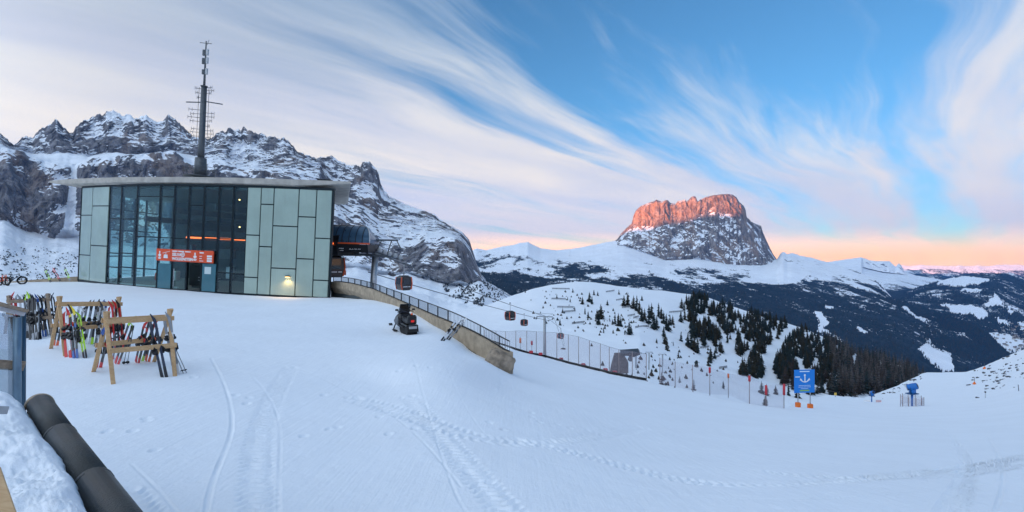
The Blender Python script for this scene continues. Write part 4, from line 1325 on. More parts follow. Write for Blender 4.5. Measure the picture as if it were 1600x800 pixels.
for x_, y_ in ((-4.2, 3.4), (-2.4, 3.6)):
    MB().box((x_, y_, -1.6), (0.45, 0.45, 3.3)).build("column", M_steel_dark, canopy)

# ---- support tower beside the canopy
TO = at(583, 449, 50.0)
tower = empty("cableway_tower", TO, (0, 0, 0), "leaning grey tubular support tower with a steel crosshead beside the canopy", "tower")
tp = 50.0 / FPX
MB().tube([(-0.05, 0, -3.0), (0, 0, 0), (0.22, 0, 53 * tp)], [0.34, 0.32, 0.30], 14).build("column", M_steel, tower)
def T_(px_, py_, y_=0.0): return ((px_ - 583) * tp, y_, (449 - py_) * tp)
ch = MB()
for y_ in (-0.7, 0.7):
    ch.bar(T_(556, 397, y_), T_(612, 401, y_), 0.16, 0.22)
ch.build("crosshead", M_steel_dark, tower)
MB().bar(T_(577, 375), T_(622, 375.5), 0.18, 0.16).build("top_beam", M_steel_dark, tower)
for a_, b_ in (((580, 376), (574, 398)), ((596, 376), (588, 392)), ((612, 376), (604, 400)), ((620, 376), (626, 388)), ((590, 376), (582, 396))):
    MB().bar(T_(*a_), T_(*b_), 0.09, 0.09).build("brace", M_steel_dark, tower)
for px_ in (596, 604, 612, 620, 628):
    MB().lathe([(0.10, -0.05), (0.24, -0.05), (0.24, 0.05), (0.10, 0.05)], 10, T_(px_, 391 + (px_ - 596) * 0.35, -0.75), 'y').build("sheave", M_steel, tower)
MB().bar(T_(590, 394, -0.75), T_(634, 407, -0.75), 0.08, 0.14).build("sheave_beam", M_steel_dark, tower)
MB().box(T_(594, 397), (0.7, 1.2, 0.5)).build("gear_box", M_steel, tower, bevel=0.05)
for px_ in (560, 568, 576): MB().bar(T_(px_, 397, -.7), T_(px_, 384, -.7), 0.05, 0.05).build("rail_post", M_steel_dark, tower)
MB().bar(T_(556, 385, -.7), T_(582, 386, -.7), 0.05, 0.05).build("hand_rail", M_steel_dark, tower)

# ================================================================== PARAPET WALL WITH RAILING
W = [(517, 440, 446, 432, 44.5), (532, 441, 447.5, 433, 43.2), (548, 443.5, 451, 435, 41.4), (562, 447, 456, 438, 39.6), (580, 452, 463, 442.5, 37.2), (605, 463, 473, 451.5, 34.2), (630, 474, 483, 460.5, 31.4), (662, 488, 498, 472.5, 28.5), (682, 497, 508, 480, 26.8), (700, 504.5, 518.5, 487, 25.3), (715, 510, 529, 493.5, 24.6),
     (730, 517, 540, 501, 24.0), (745, 525, 550, 508.5, 23.3), (758, 532, 560, 515.5, 22.8), (770, 539.5, 568, 522, 22.3), (781, 547, 575, 528.5, 21.9), (792, 551.5, 578, 534, 21.7)]
parapet = empty("parapet_wall", gp(700, 517), (0, 0, 0), "curved concrete parapet wall with a thin railing beside the slope", "wall")
pw = Vector(parapet.location)
vs = []; fs = []
for (x_, t_, b_, r_, Y_) in W:
    a = at(x_, t_, Y_); b = at(x_, b_ + 3, Y_)
    hd = Vector((a.x, a.y, 0)).normalized()
    n_ = Vector((0.75, 0.66, 0))          # thickness lies on the far side
    vs += [b - pw, a - pw, a + n_ * 0.35 - pw, Vector((b.x, b.y, b.z - 0.5)) + n_ * 0.35 - pw]
for i in range(len(W) - 1):
    for k in range(4):
        k2 = (k + 1) % 4
        fs.append((i * 4 + k, i * 4 + k2, i * 4 + 4 + k2, i * 4 + 4 + k))
fs.append((3, 2, 1, 0)); e = (len(W) - 1) * 4; fs.append((e, e + 1, e + 2, e + 3))
M_wallc = pmat("sandy_concrete", (0.40, 0.32, 0.23), 0.9, 0, 0.25, 2.5, 0.4, 20, coords='Object')
MB().add(vs, fs).build("wall_body", M_wallc, parapet)
n2 = Vector((0.75, 0.66, 0)) * 0.17
def wl(x_, k):
    a_ = np.array(W); Yv = np.interp(x_, a_[:, 0], a_[:, 4]); return at(x_, np.interp(x_, a_[:, 0], a_[:, k]), Yv) + n2 - pw
xs = np.linspace(518, 791.5, 60)
MB().tube([wl(x_, 3) for x_ in xs], 0.028, 5).build("top_rail", M_black, parapet)
MB().tube([wl(x_, 1) + Vector((0, 0, 0.05)) for x_ in xs], 0.03, 5).build("bottom_rail", M_black, parapet)
# bars evenly spaced along the wall
pts = [wl(x_, 1) for x_ in np.linspace(518, 791.5, 400)]
xs_all = np.linspace(518, 791.5, 400)
cum = [0]
for i in range(1, 400): cum.append(cum[-1] + (pts[i] - pts[i - 1]).length)
total = cum[-1]; nb = int(total / 0.125)
bars = MB(); 
for k in range(nb + 1):
    x_ = float(np.interp(total * k / nb, cum, xs_all))
    a, b = wl(x_, 1), wl(x_, 3)
    if k % 12 == 0:
        MB().bar(a, b + Vector((0, 0, 0.01)), 0.05, 0.05).build("railing_post", M_black, parapet)
    elif nb - k < 200:
        MB().bar(a, b, 0.016, 0.016, up=(0, 1, 0)).build("railing_bar", M_steel_dark, parapet)
    else:
        bars.bar(a, b, 0.016, 0.016, up=(0, 1, 0))
tag(bars.build("far_railing_bars", M_steel_dark, parapet), kind="stuff")
# dark sheet standing for the shade in the hollow under the walkway
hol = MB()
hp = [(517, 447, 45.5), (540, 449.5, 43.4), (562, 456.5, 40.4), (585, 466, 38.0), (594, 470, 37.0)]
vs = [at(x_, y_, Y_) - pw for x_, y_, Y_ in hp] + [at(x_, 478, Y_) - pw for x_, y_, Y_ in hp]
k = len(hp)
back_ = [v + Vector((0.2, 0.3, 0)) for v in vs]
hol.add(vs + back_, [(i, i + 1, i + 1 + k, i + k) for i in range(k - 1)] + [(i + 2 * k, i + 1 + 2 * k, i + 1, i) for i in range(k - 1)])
hol.build("hollow_shade_sheet", M_dark, parapet)

# stone block at the end of the wall
def lumpy(name, dims, mat, seed, parent=None, sub=3, rough=0.16, freq=1.6):
    bm_ = bmesh.new(); bmesh.ops.create_icosphere(bm_, subdivisions=sub, radius=1.0)
    co = np.array([v.co[:] for v in bm_.verts])
    cl = np.sign(co) * np.abs(co) ** 0.62
    n_ = fbm(co[:, 0] * freq + seed, co[:, 1] * freq, co[:, 2] * freq, 4, 0.55)
    cl = cl * (1 + n_[:, None] * rough * 3)
    cl = cl * np.array(dims)[None, :]
    for v, c_ in zip(bm_.verts, cl): v.co = c_
    me = bpy.data.meshes.new(name); bm_.to_mesh(me); bm_.free(); me.materials.append(mat)
    return link_mesh(name, me, None, parent)
M_stone = pmat("tan_stone", (0.30, 0.24, 0.18), 0.95, 0, 0.45, 3.0, 0.9, 9)
bo = lumpy("stone_block", (0.60, 0.45, 0.50), M_stone, 3.0, sub=4, rough=0.13)
bo.location = at(781, 567, 21.6); bo.rotation_euler = (0, R(24), R(15))
tag(bo, "rough tan stone block at the lower end of the parapet wall", "stone")

# ================================================================== SKI RACKS AND SKIS
def gz(p, up=0.0): return Vector((p.x, p.y, p.z + up))

def ski_rack(fl, fr, bl, br, al, ar, label, wood=M_wood):
    """fl..br: pixels of the four feet (front/back, left/right); al, ar: pixels of the two apexes"""
    FL, FR, BL_, BR_ = [gp(*q) for q in (fl, fr, bl, br)]
    AL = at(al[0], al[1], (FL.y + BL_.y) / 2); AR = at(ar[0], ar[1], (FR.y + BR_.y) / 2)
    c = (FL + FR + BL_ + BR_) / 4
    r_ = empty("ski_rack", c, (0, 0, 0), label, "ski rack", "wooden ski racks in front of the station")
    for f_, a_, s_ in ((FL, AL, -1), (BL_, AL, 1), (FR, AR, -1), (BR_, AR, 1)):
        top = f_ + (a_ - f_) * 1.0
        off = (FR - FL).normalized() * (0.03 * s_)
        MB().bar(f_ - c + off + Vector((0, 0, -0.05)), top - c + off, 0.055, 0.085, up=(FR - FL)).build("leg", wood, r_, bevel=0.006)
    for fa, fb, aa, ab in ((FL, FR, AL, AR), (BL_, BR_, AL, AR)):
        side = (fa - (FL + BL_) / 2).normalized()
        for q in (0.86, 0.45):
            p0 = fa + (aa - fa) * q + side * 0.05; p1 = fb + (ab - fb) * q + side * 0.05
            ex = (p1 - p0) * 0.04
            MB().bar(p0 - ex - c, p1 + ex - c, 0.04, 0.115).build("crossbeam", wood, r_, bevel=0.006)
    return r_, (FL, FR, BL_, BR_, AL, AR)

_skim = {}
def skm(col):
    if col not in _skim:
        _skim[col] = pmat("ski_paint_%d" % len(_skim), col, 0.35, 0, 0.10, 6.0, spec=0.5)
    return _skim[col]
BLACK, WHITE, RED, LIME, BLUE, ORANGE, GREY, NAVY, YEL = (0.015, 0.016, 0.02), (0.72, 0.74, 0.76), (0.62, 0.03, 0.03), (0.42, 0.72, 0.03), (0.02, 0.09, 0.34), (0.75, 0.12, 0.03), (0.28, 0.30, 0.33), (0.02, 0.03, 0.06), (0.75, 0.60, 0.03)
CNAME = {BLACK: "black", WHITE: "white", RED: "red", LIME: "lime green", BLUE: "blue", ORANGE: "orange", GREY: "grey", NAVY: "navy", YEL: "yellow"}

def ski_mesh(L, main, acc, tip):
    """one ski standing on its tail; base at z 0, tip curls away"""
    m = MB(); n = 13; vs = []; fs = []
    for i in range(n):
        t_ = i / (n - 1)
        wv = 0.027 + 0.013 * abs(2 * t_ - 1) ** 1.6
        if t_ > 0.93: wv *= math.sqrt(max(0.02, 1 - ((t_ - 0.93) / 0.07) ** 2)) * 0.95 + 0.05
        z_ = t_ * L
        yb = 0.10 * max(0, (t_ - 0.86) / 0.14) ** 2 * 1.1
        for x_, y_ in ((-wv, yb), (wv, yb), (wv, yb + 0.014), (-wv, yb + 0.014)): vs.append((x_, y_, z_))
    mi = []
    for i in range(n - 1):
        t_ = (i + 0.5) / (n - 1)
        c_ = 2 if t_ > 0.80 else (1 if (t_ < 0.16 or 0.55 < t_ < 0.68) else 0)
        for k in range(4):
            k2 = (k + 1) % 4
            fs.append((i * 4 + k, i * 4 + k2, i * 4 + 4 + k2, i * 4 + 4 + k)); mi.append(c_)
    b = len(m.v); m.v += vs
    for f_, c_ in zip(fs, mi): m.f.append(f_); m.mi.append(c_); m.sm.append(False)
    m.f.append((0, 1, 2, 3)); m.mi.append(1); m.sm.append(False)
    e = (n - 1) * 4; m.f.append((e + 3, e + 2, e + 1, e)); m.mi.append(2); m.sm.append(False)
    return m.mesh("ski", [skm(main), skm(acc), skm(tip)])

def binding_mesh(L):
    m = MB()
    z_ = L * 0.44
    m.box((0, -0.025, z_), (0.075, 0.05, 0.20)); m.box((0, -0.055, z_ + 0.05), (0.085, 0.055, 0.09))
    z2 = L * 0.60
    m.box((0, -0.025, z2), (0.07, 0.05, 0.13)); m.box((0, -0.05, z2 - 0.02), (0.08, 0.05, 0.06))
    m.box((0.055, -0.04, z_ - 0.03), (0.03, 0.025, 0.10)); m.box((-0.055, -0.04, z_ - 0.03), (0.03, 0.025, 0.10))
    return m.mesh("binding", M_black, bevel=0.006)
_bind = {}

def ski_pair(bottom, top, main, acc, tip, label, twist=0.0, group=None, front=True):
    dirv = (top - bottom); L = max(1.2, min(1.9, dirv.length)); z_ = dirv.normalized()
    if not front: pass
    x_ = Vector((z_.z, 0, -z_.x)); x_ = x_ - z_ * x_.dot(z_); x_.normalize()
    x_ = (Matrix.Rotation(twist, 3, z_) @ x_); y_ = z_.cross(x_)
    r_ = empty("ski_pair", bottom, (0, 0, 0), label, "skis", group)
    r_.rotation_euler = Matrix((x_, y_, z_)).transposed().to_euler()
    me = ski_mesh(L, main, acc, tip); k = round(L, 2)
    if k not in _bind: _bind[k] = binding_mesh(L)
    for s_, yo, ro in ((-1, 0.0, 0.02), (1, 0.035, -0.02)):
        a_ = link_mesh("ski", me, None, r_); a_.location = (0.045 * s_, yo, -0.02); a_.rotation_euler = (0, ro * s_ * 0.6, math.pi if s_ > 0 else 0)
        b_ = link_mesh("binding", _bind[k], None, a_)
    return r_

def pole_pair(bottom, top, label, col=M_steel_dark, group=None):
    dirv = (top - bottom); L = dirv.length
    r_ = empty("ski_pole_pair", bottom, (0, 0, 0), label, "ski poles", group)
    r_.rotation_euler = dirv.to_track_quat('Z', 'Y').to_euler()
    for s_ in (-1, 1):
        p = MB().tube([(0.04 * s_, 0, 0), (0.02 * s_, 0, L)], [0.007, 0.011], 5).build("pole", col, r_)
        MB().tube([(0.02 * s_, 0, L - 0.16), (0.02 * s_, 0, L + 0.02)], 0.018, 6).build("grip", M_black, p)
        MB().lathe([(0.01, 0.07), (0.045, 0.085), (0.01, 0.10)], 8, (0.04 * s_, 0, 0)).build("basket", M_black, p)
    return r_

def place_skis(rack, items, group, where):
    FL, FR, BL_, BR_, AL, AR = rack
    yb = (AL.y + AR.y) / 2
    lab = {}
    for (tx, ty_, bx, by_, cols, front) in items:
        b_ = gp(bx, by_)
        q = (tx - 800) / FPX
        # beam depth at that column
        t_ = np.clip((tx - (800 + AL.x / AL.y * FPX)) / max(1e-3, (AR.x / AR.y - AL.x / AL.y) * FPX), 0, 1)
        ym = AL.y + (AR.y - AL.y) * t_
        tp_ = at(tx, ty_, ym + (-0.12 if front else 0.14))
        if cols == 'pole':
            lab.setdefault('pole', 0); lab['pole'] += 1
            pole_pair(b_, tp_, ("thin ski poles leaning on the near side of the %s" if front else "thin ski poles leaning on the far side of the %s") % where, M_steel_dark, group); continue
        names = [CNAME[c] for c in cols]
        u = []
        for n_ in names:
            if n_ not in u: u.append(n_)
        seen_ = lab
        tilt = "leaning left" if tx < bx - 4 else ("leaning right" if tx > bx + 4 else "upright")
        l_ = "%s skis %s on the %s of the %s" % (" and ".join(u[:2]) if len(u) < 3 else ", ".join(u[:2]) + " and " + u[2], tilt, "near side" if front else "far side", where)
        if l_ in lab: l_ = l_.replace("skis", "skis further right", 1)
        lab[l_] = 1
        ski_pair(b_, tp_, *cols, l_, random.uniform(-0.35, 0.35), group, front)

R3, r3 = ski_rack((180, 600), (276, 588), (143, 581), (238, 565), (167, 487), (266, 483), "nearest wooden ski rack with few skis and bare crossbeams")
place_skis(r3, [(235, 492, 256, 590, (NAVY, BLACK, NAVY), True), (258, 488, 275, 585, (GREY, WHITE, GREY), True), (262, 520, 289, 583, 'pole', True),
                (208, 494, 181, 569, (BLACK, RED, LIME), False), (228, 504, 213, 567, (BLACK, RED, RED), False), (238, 496, 219, 564, (BLACK, LIME, BLACK), False),
                (244, 503, 229, 565, (BLACK, ORANGE, RED), False), (207, 510, 196, 569, 'pole', False), (167, 506, 153, 574, (BLACK, RED, BLUE), True), (190, 506, 169, 555, (BLACK, GREY, BLACK), False), (182, 502, 174, 560, (NAVY, RED, BLACK), False)],
           "skis on the nearest rack", "nearest rack")
R2, r2 = ski_rack((104, 556), (196, 545), (77, 545), (166, 533), (93, 463), (186, 464), "middle wooden ski rack between two other racks")
place_skis(r2, [(102, 482, 106, 558, (RED, RED, RED), True), (111, 474, 117, 560, (BLACK, BLUE, YEL), True), (119, 480, 132, 560, (LIME, BLACK, LIME), True), (107, 478, 112, 559, (WHITE, RED, BLACK), True),
                (135, 466, 121, 533, (BLACK, RED, BLACK), False), (140, 472, 127, 537, (GREY, LIME, BLACK), False), (148, 471, 136, 538, (GREY, WHITE, BLACK), False), (156, 469, 146, 538, (BLACK, LIME, BLACK), False), (163, 468, 152, 540, (WHITE, GREY, BLUE), False),
                (171, 472, 176, 549, (RED, BLACK, RED), True), (181, 469, 190, 546, (RED, RED, BLACK), True), (177, 470, 183, 548, (BLACK, WHITE, RED), True), (155, 468, 160, 553, (GREY, BLACK, BLACK), True), (128, 470, 116, 536, (GREY, GREY, WHITE), False),
                (96, 484, 86, 540, (BLACK, ORANGE, BLACK), False), (160, 478, 148, 541, 'pole', False)],
           "skis on the middle rack", "middle rack")
R1, r1 = ski_rack((26, 531), (84, 527), (6, 521), (66, 516), (14, 462), (75, 459), "farthest wooden ski rack crowded with dark skis", M_wood_grey)
place_skis(r1, [(13, 448, 7, 500, (WHITE, BLACK, WHITE), False), (18, 455, 24, 520, (RED, WHITE, RED), True), (27, 459, 30, 525, (RED, BLACK, GREY), True), (34, 459, 37, 525, (WHITE, GREY, WHITE), True), (41, 456, 45, 528, (GREY, BLACK, LIME), True),
                (46, 453, 49, 531, (BLACK, BLACK, BLACK), True), (49, 454, 54, 531, (BLACK, GREY, BLACK), True), (54, 457, 60, 530, (BLACK, BLACK, BLUE), True), (60, 461, 69, 526, (BLACK, BLUE, BLACK), True), (65, 461, 76, 524, (BLACK, GREY, NAVY), True),
                (70, 461, 64, 516, (WHITE, BLACK, GREY), False), (80, 458, 88, 520, (BLACK, BLACK, NAVY), True), (86, 458, 92, 512, (BLACK, NAVY, BLACK), True), (57, 462, 57, 531, (GREY, BLACK, WHITE), True), (37, 461, 50, 528, 'pole', True)],
           "skis on the farthest rack", "farthest rack")
# skis at the parapet wall
ski_pair(gp(691, 533), at(723, 490, 24.15), WHITE, BLACK, WHITE, "black and white skis leaning over the parapet railing, left pair", 0.2, "skis at the parapet")
ski_pair(gp(699, 531), at(728, 495, 24.0), GREY, BLACK, WHITE, "black and grey skis leaning over the parapet railing, right pair", -0.2, "skis at the parapet")

# ================================================================== LOW WALL, SKIS AND BICYCLES AT THE LEFT EDGE
kw = empty("low_wall", gp(75, 441), (0, 0, 0), "low concrete wall running from the bicycles to the station corner", "wall")
kl = Vector(kw.location)
A_, B_ = at(-60, 446, 50.5), at(126, 432, 50.8)
for k in range(6):
    a = A_.lerp(B_, k / 6 + 0.001); b = A_.lerp(B_, (k + 1) / 6 - 0.001)
    MB().bar(a - kl - Vector((0, 0, 0.35)), b - kl - Vector((0, 0, 0.35)), 0.4, 0.75).build("wall_block", M_wallc, kw)
ski_pair(at(79, 440.5, 49.6), at(68, 417, 50.3), LIME, BLACK, BLACK, "black and lime skis leaning on the low wall", 0.1, "skis at the low wall")
ski_pair(at(94, 439, 49.6), at(80, 416, 50.3), RED, BLACK, RED, "red and black skis leaning on the low wall", 0.1, "skis at the low wall")
ski_pair(at(109, 438, 49.6), at(100, 417, 50.3), LIME, GREY, BLACK, "grey and lime skis leaning on the low wall nearest the station", 0.1, "skis at the low wall")

def bicycle(loc, rz, label, frame_mat):
    r_ = empty("bicycle", loc, (0, 0, rz), label, "bicycle", "bicycles by the low wall")
    for x_ in (-0.55, 0.55):
        wv = MB()
        pts = [(x_ + 0.34 * math.cos(a), 0, 0.39 + 0.34 * math.sin(a)) for a in np.linspace(0, 2 * math.pi, 21)]
        w_ = wv.tube(pts, 0.055, 6, cap=False).build("wheel", M_rubber, r_)
        MB().tube([(x_ + 0.27 * math.cos(a), 0, 0.39 + 0.27 * math.sin(a)) for a in np.linspace(0, 2 * math.pi, 21)], 0.015, 4, cap=False).build("rim", M_black, w_)
        sp = MB()
        for k in range(8):
            a = math.pi * 2 * k / 8; sp.tube([(x_, 0, 0.39), (x_ + 0.27 * math.cos(a), 0, 0.39 + 0.27 * math.sin(a))], 0.006, 3)
        sp.build("spokes", M_steel, w_)
    f_ = MB()
    for a, b in (((-.55, .39), (-.12, .42)), ((-.55, .39), (-.22, .85)), ((-.12, .42), (-.25, .92)), ((-.12, .42), (.36, .86)), ((-.23, .86), (.34, .95)), ((.33, 1.0), (.55, .39))):
        f_.tube([(a[0], 0, a[1]), (b[0], 0, b[1])], 0.026, 6)
    f_.build("frame", frame_mat, r_)
    MB().tube([(.30, -0.34, 1.08), (.34, 0, 1.03), (.30, 0.34, 1.08)], 0.018, 5).build("handlebar", M_black, r_)
    MB().box((-.27, 0, .97), (0.26, 0.13, 0.06), taper=0.7).build("saddle", M_black, r_, bevel=0.015)
    MB().lathe([(0.09, -0.02), (0.09, 0.02)], 10, (-.12, 0.05, .42), 'y').build("crank", M_steel, r_)
bicycle(gp(6, 446.5), R(-20), "black fat tyred bicycle with orange frame at the left edge", M_orange)
bicycle(gp(22, 445.0), R(58), "black bicycle turned away beside the orange framed one", M_black)

# ================================================================== WINDBREAK, TILED WALL CAP, SNOW BANK (near left)
wb = empty("windbreak", at(34, 618, 7.0), (0, 0, 0), "glazed steel and wood windbreak panel at the left edge", "windbreak")
wo_ = Vector(wb.location)
def WB(px_, py_, Y_): return at(px_, py_, Y_) - wo_
M_plexi = glass_mat("scratched_plexiglass", (0.62, 0.66, 0.70), 0.20)
M_blue_steel = pmat("blue_grey_steel", (0.16, 0.24, 0.31), 0.4, 0.6, 0.2, 4)
MB().tube([WB(27, 496, 6.95), WB(26.5, 640, 6.95)], 0.046, 10).build("post", M_blue_steel, wb)
MB().tube([WB(36.5, 484, 7.15), WB(36, 640, 7.15)], 0.03, 8).build("post", pmat("dark_blue_steel", (0.05, 0.10, 0.15), 0.4, 0.6), wb)
MB().bar(WB(-130, 440, 6.2), WB(41, 486, 7.1), 0.16, 0.045).build("cap_board", M_wood_grey, wb, bevel=0.006)
MB().bar(WB(-130, 452, 6.22), WB(38, 491, 7.1), 0.05, 0.055).build("top_rail", M_steel, wb)
MB().bar(WB(-130, 562, 6.22), WB(38, 572, 7.1), 0.05, 0.13).build("middle_plank", M_wood_grey, wb, bevel=0.006)
def sheet(a, b, c, d_, th, name, mat, par):
    n_ = (b - a).cross(d_ - a).normalized() * th
    vs = [a, b, c, d_, a + n_, b + n_, c + n_, d_ + n_]
    return MB().add(vs, [(0, 1, 2, 3), (7, 6, 5, 4), (0, 4, 5, 1), (1, 5, 6, 2), (2, 6, 7, 3), (3, 7, 4, 0)]).build(name, mat, par)
sheet(WB(-130, 555, 6.22), WB(24, 563, 7.0), WB(24, 494, 7.0), WB(-130, 458, 6.22), 0.01, "upper_pane", M_plexi, wb)
sheet(WB(-130, 680, 6.22), WB(24, 640, 7.0), WB(24, 577, 7.0), WB(-130, 569, 6.22), 0.01, "lower_pane", M_plexi, wb)
M_galv = M_steel
MB().bar(at(-30, 640, 3.9) - wo_, at(10, 641, 4.1) - wo_, 0.03, 0.06).build("bracket", M_galv, wb)

tw = empty("tiled_wall", (-3.6, 4.2, 0.0), (0, 0, 0), "terrace wall capped with dark half round ridge tiles", "wall")
J = [Vector((-4.94, 5.36, 1.45)), Vector((-3.90, 4.42, 1.45)), Vector((-2.86, 3.50, 1.45)), Vector((-1.82, 2.58, 1.45)), Vector((-0.78, 1.66, 1.45))]
tdir = (J[3] - J[0]).normalized(); tside = Vector((tdir.y, -tdir.x, 0))
M_tile = pmat("charcoal_roof_tile", (0.016, 0.020, 0.021), 0.42, 0, 0.45, 5.0, 0.5, 60)
M_flash = pmat("copper_brown_flashing", (0.30, 0.23, 0.16), 0.45, 0.3, 0.25, 8)
def half_tile(a, b, r0, r1, th=0.018, n=14):
    vs = []; fs = []
    for p, r_ in ((a, r0), (b, r1)):
        for q in (r_, r_ - th):
            for k in range(n + 1):
                an = math.pi * (k / n) * 1.08 - math.pi * 0.04
                vs.append(p + tside * (math.cos(an) * q) + Vector((0, 0, math.sin(an) * q * 1.0 - r0)))
    w_ = n + 1
    for k in range(n):
        fs += [(k, k + 1, 2 * w_ + k + 1, 2 * w_ + k), (w_ + k + 1, w_ + k, 3 * w_ + k, 3 * w_ + k + 1), (k + 1, k, w_ + k, w_ + k + 1), (2 * w_ + k, 2 * w_ + k + 1, 3 * w_ + k + 1, 3 * w_ + k)]
    fs += [(0, 2 * w_, 3 * w_, w_), (n, w_ + n, 3 * w_ + n, 2 * w_ + n)]
    m = MB(); m.add([v - Vector(tw.location) for v in vs], fs, 0, True); return m
for k in range(4):
    a, b = J[k], J[k + 1]
    half_tile(a, b + tdir * 0.03, 0.108, 0.106).build("ridge_tile", M_tile, tw)
    if k: half_tile(a - tdir * 0.015, a + tdir * 0.035, 0.116, 0.115, 0.013).build("tile_rim", M_tile, tw)
half_tile(J[0] - tdir * 0.06, J[0] + tdir * 0.02, 0.122, 0.120, 0.014).build("end_flashing", M_flash, tw)
n_ = tside * 0.10
vs = []
for p in (J[0] - tdir * 0.02, J[4]):
    for s_ in (-1, 1):
        for z_ in (-0.2, 1.32):
            vs.append(Vector((p.x, p.y, z_)) + n_ * s_ - Vector(tw.location))
MB().add(vs, [(0, 1, 3, 2), (4, 6, 7, 5), (0, 4, 5, 1), (2, 3, 7, 6), (1, 5, 7, 3), (0, 2, 6, 4)]).build("wall_body", pmat("rough_plaster", (0.45, 0.44, 0.42), 0.9, 0, 0.2, 3, 0.4, 30), tw)

# snow bank heaped behind the tiles
BD = [(-170, 560, 5.6), (-60, 606, 5.6), (-10, 626, 5.45), (24, 620, 5.45), (42, 630, 5.3), (52, 648, 4.95), (68, 672, 4.5), (84, 694, 4.15), (102, 716, 3.85), (116, 736, 3.58), (126, 760, 3.33), (136, 786, 3.08), (148, 820, 2.84), (165, 880, 2.55), (230, 980, 2.1)]
IN = [(-420, 560, 5.0), (-400, 600, 4.6), (-330, 640, 4.2), (-300, 660, 4.0), (-280, 700, 3.7), (-270, 730, 3.5), (-260, 770, 3.2), (-240, 800, 3.0), (-220, 840, 2.7), (-190, 870, 2.5), (-160, 900, 2.3), (-130, 940, 2.15), (-80, 980, 2.0), (-20, 1040, 1.8), (60, 1100, 1.6)]
tq = np.linspace(0, len(BD) - 1, 150); sq = np.linspace(0, 1, 130)
bd = np.array([at(*q) for q in BD]); inn = np.array([at(*q) for q in IN]); ki = np.arange(len(BD))
Bc = np.stack([np.interp(tq, ki, bd[:, j]) for j in range(3)], -1); Ic = np.stack([np.interp(tq, ki, inn[:, j]) for j in range(3)], -1)
# ragged edge
P = Bc[:, None, :] * (1 - sq[None, :, None]) + Ic[:, None, :] * sq[None, :, None]
rag = fbm(Bc[:, 0] * 4, Bc[:, 1] * 4, Bc[:, 0] * 0, 5, 0.7) * 0.13
P[..., 0] += rag[:, None] * np.exp(-sq[None, :] * 12)
lum = fbm(P[..., 0] * 1.7, P[..., 1] * 1.7, P[..., 2] * 0.5, 5, 0.58) * 0.20 + fbm(P[..., 0] * 7, P[..., 1] * 7, P[..., 2] * 2, 4, 0.62) * 0.045 + np.abs(fbm(P[..., 0] * 3.2, P[..., 1] * 3.2, P[..., 0] * 0 + 8, 4, 0.6)) * 0.16
bulge = 0.10 * np.sin(np.clip(sq * 5, 0, 1) * math.pi / 2)
P[..., 2] += (lum * np.clip(sq * 6, 0.12, 1)[None, :]) + bulge[None, :]
P[:, :, 2] -= (np.exp(-sq * 60) * 0.16)[None, :]
M_pile = snow_mat("heaped_snow", 0.02, 0.8, 0.02)
bank = grid_mesh("snow_bank", P, M_pile)
tag(bank, "lumpy heap of snow beside the tiled wall in the near left corner", "snow bank")
pk = MB().bar(at(-12, 748, 2.2), at(14, 830, 1.9), 0.05, 0.10).build("wooden_plank", M_wood, None, bevel=0.005)
tag(pk, "pale wooden plank end in the bottom left corner", "plank")

# ================================================================== SNOWMOBILE
sm_c = gp(634, 519)
smob = empty("snowmobile", sm_c, (0, 0, R(116)), "black snowmobile with raised windscreen parked beside the parapet wall", "snowmobile")
M_sm = pmat("black_cowling", (0.014, 0.014, 0.016), 0.3, 0, 0.2, 3)
M_red = pmat("red_tail_light", (0.6, 0.02, 0.02), 0.25, emit=(1.0, 0.03, 0.02), estr=0.08)
# forward is +x
tr = MB()
tp_ = [(-1.45, 0.24), (-1.36, 0.06), (-1.25, 0.0), (0.15, 0.0), (0.32, 0.14), (0.22, 0.34), (-1.15, 0.42), (-1.38, 0.38)]
tr.prism(tp_, -0.26, 0.26, 'y').build("track", M_rubber, smob, bevel=0.02)
lug = MB()
for k in range(12): lug.box((-1.3 + k * 0.12, 0, 0.0), (0.03, 0.5, 0.05))
for k in range(4): lug.box((-1.44 + 0.0 * k, 0, 0.10 + k * 0.075), (0.05, 0.5, 0.03))
lug.build("track_lugs", M_rubber, smob)
MB().prism([(-1.42, 0.44), (-1.42, 0.52), (0.3, 0.56), (0.3, 0.40)], -0.30, 0.30, 'y').build("tunnel", M_sm, smob, bevel=0.02)
MB().prism([(-1.46, 0.50), (-1.62, 0.22), (-1.58, 0.20), (-1.40, 0.46)], -0.27, 0.27, 'y').build("snow_flap", M_rubber, smob)
MB().prism([(-1.30, 0.54), (-1.30, 0.80), (-0.85, 0.84), (-0.30, 0.80), (-0.02, 0.88), (0.05, 0.56)], -0.22, 0.22, 'y').build("seat", M_black, smob, bevel=0.05)
MB().prism([(-1.40, 0.52), (-1.44, 0.90), (-1.36, 1.02), (-1.24, 1.02), (-1.20, 0.84), (-1.26, 0.80), (-1.26, 0.54)], -0.23, 0.23, 'y').build("cargo_box", M_sm, smob, bevel=0.07)
MB().prism([(-0.05, 0.44), (-0.02, 0.86), (0.30, 1.02), (0.72, 0.90), (1.20, 0.62), (1.28, 0.44), (0.9, 0.26), (0.1, 0.24)], -0.38, 0.38, 'y').build("hood", M_sm, smob, bevel=0.13)
MB().prism([(0.34, 0.98), (-0.02, 1.46), (0.02, 1.48), (0.66, 0.94)], -0.29, 0.29, 'y').build("windscreen", glass_mat("dark_windscreen", (0.22, 0.22, 0.24), 0.10), smob, bevel=0.02)
MB().tube([(0.02, -0.42, 1.06), (0.10, -0.2, 1.12), (0.12, 0, 1.10), (0.10, 0.2, 1.12), (0.02, 0.42, 1.06)], 0.022, 6).build("handlebar", M_black, smob)
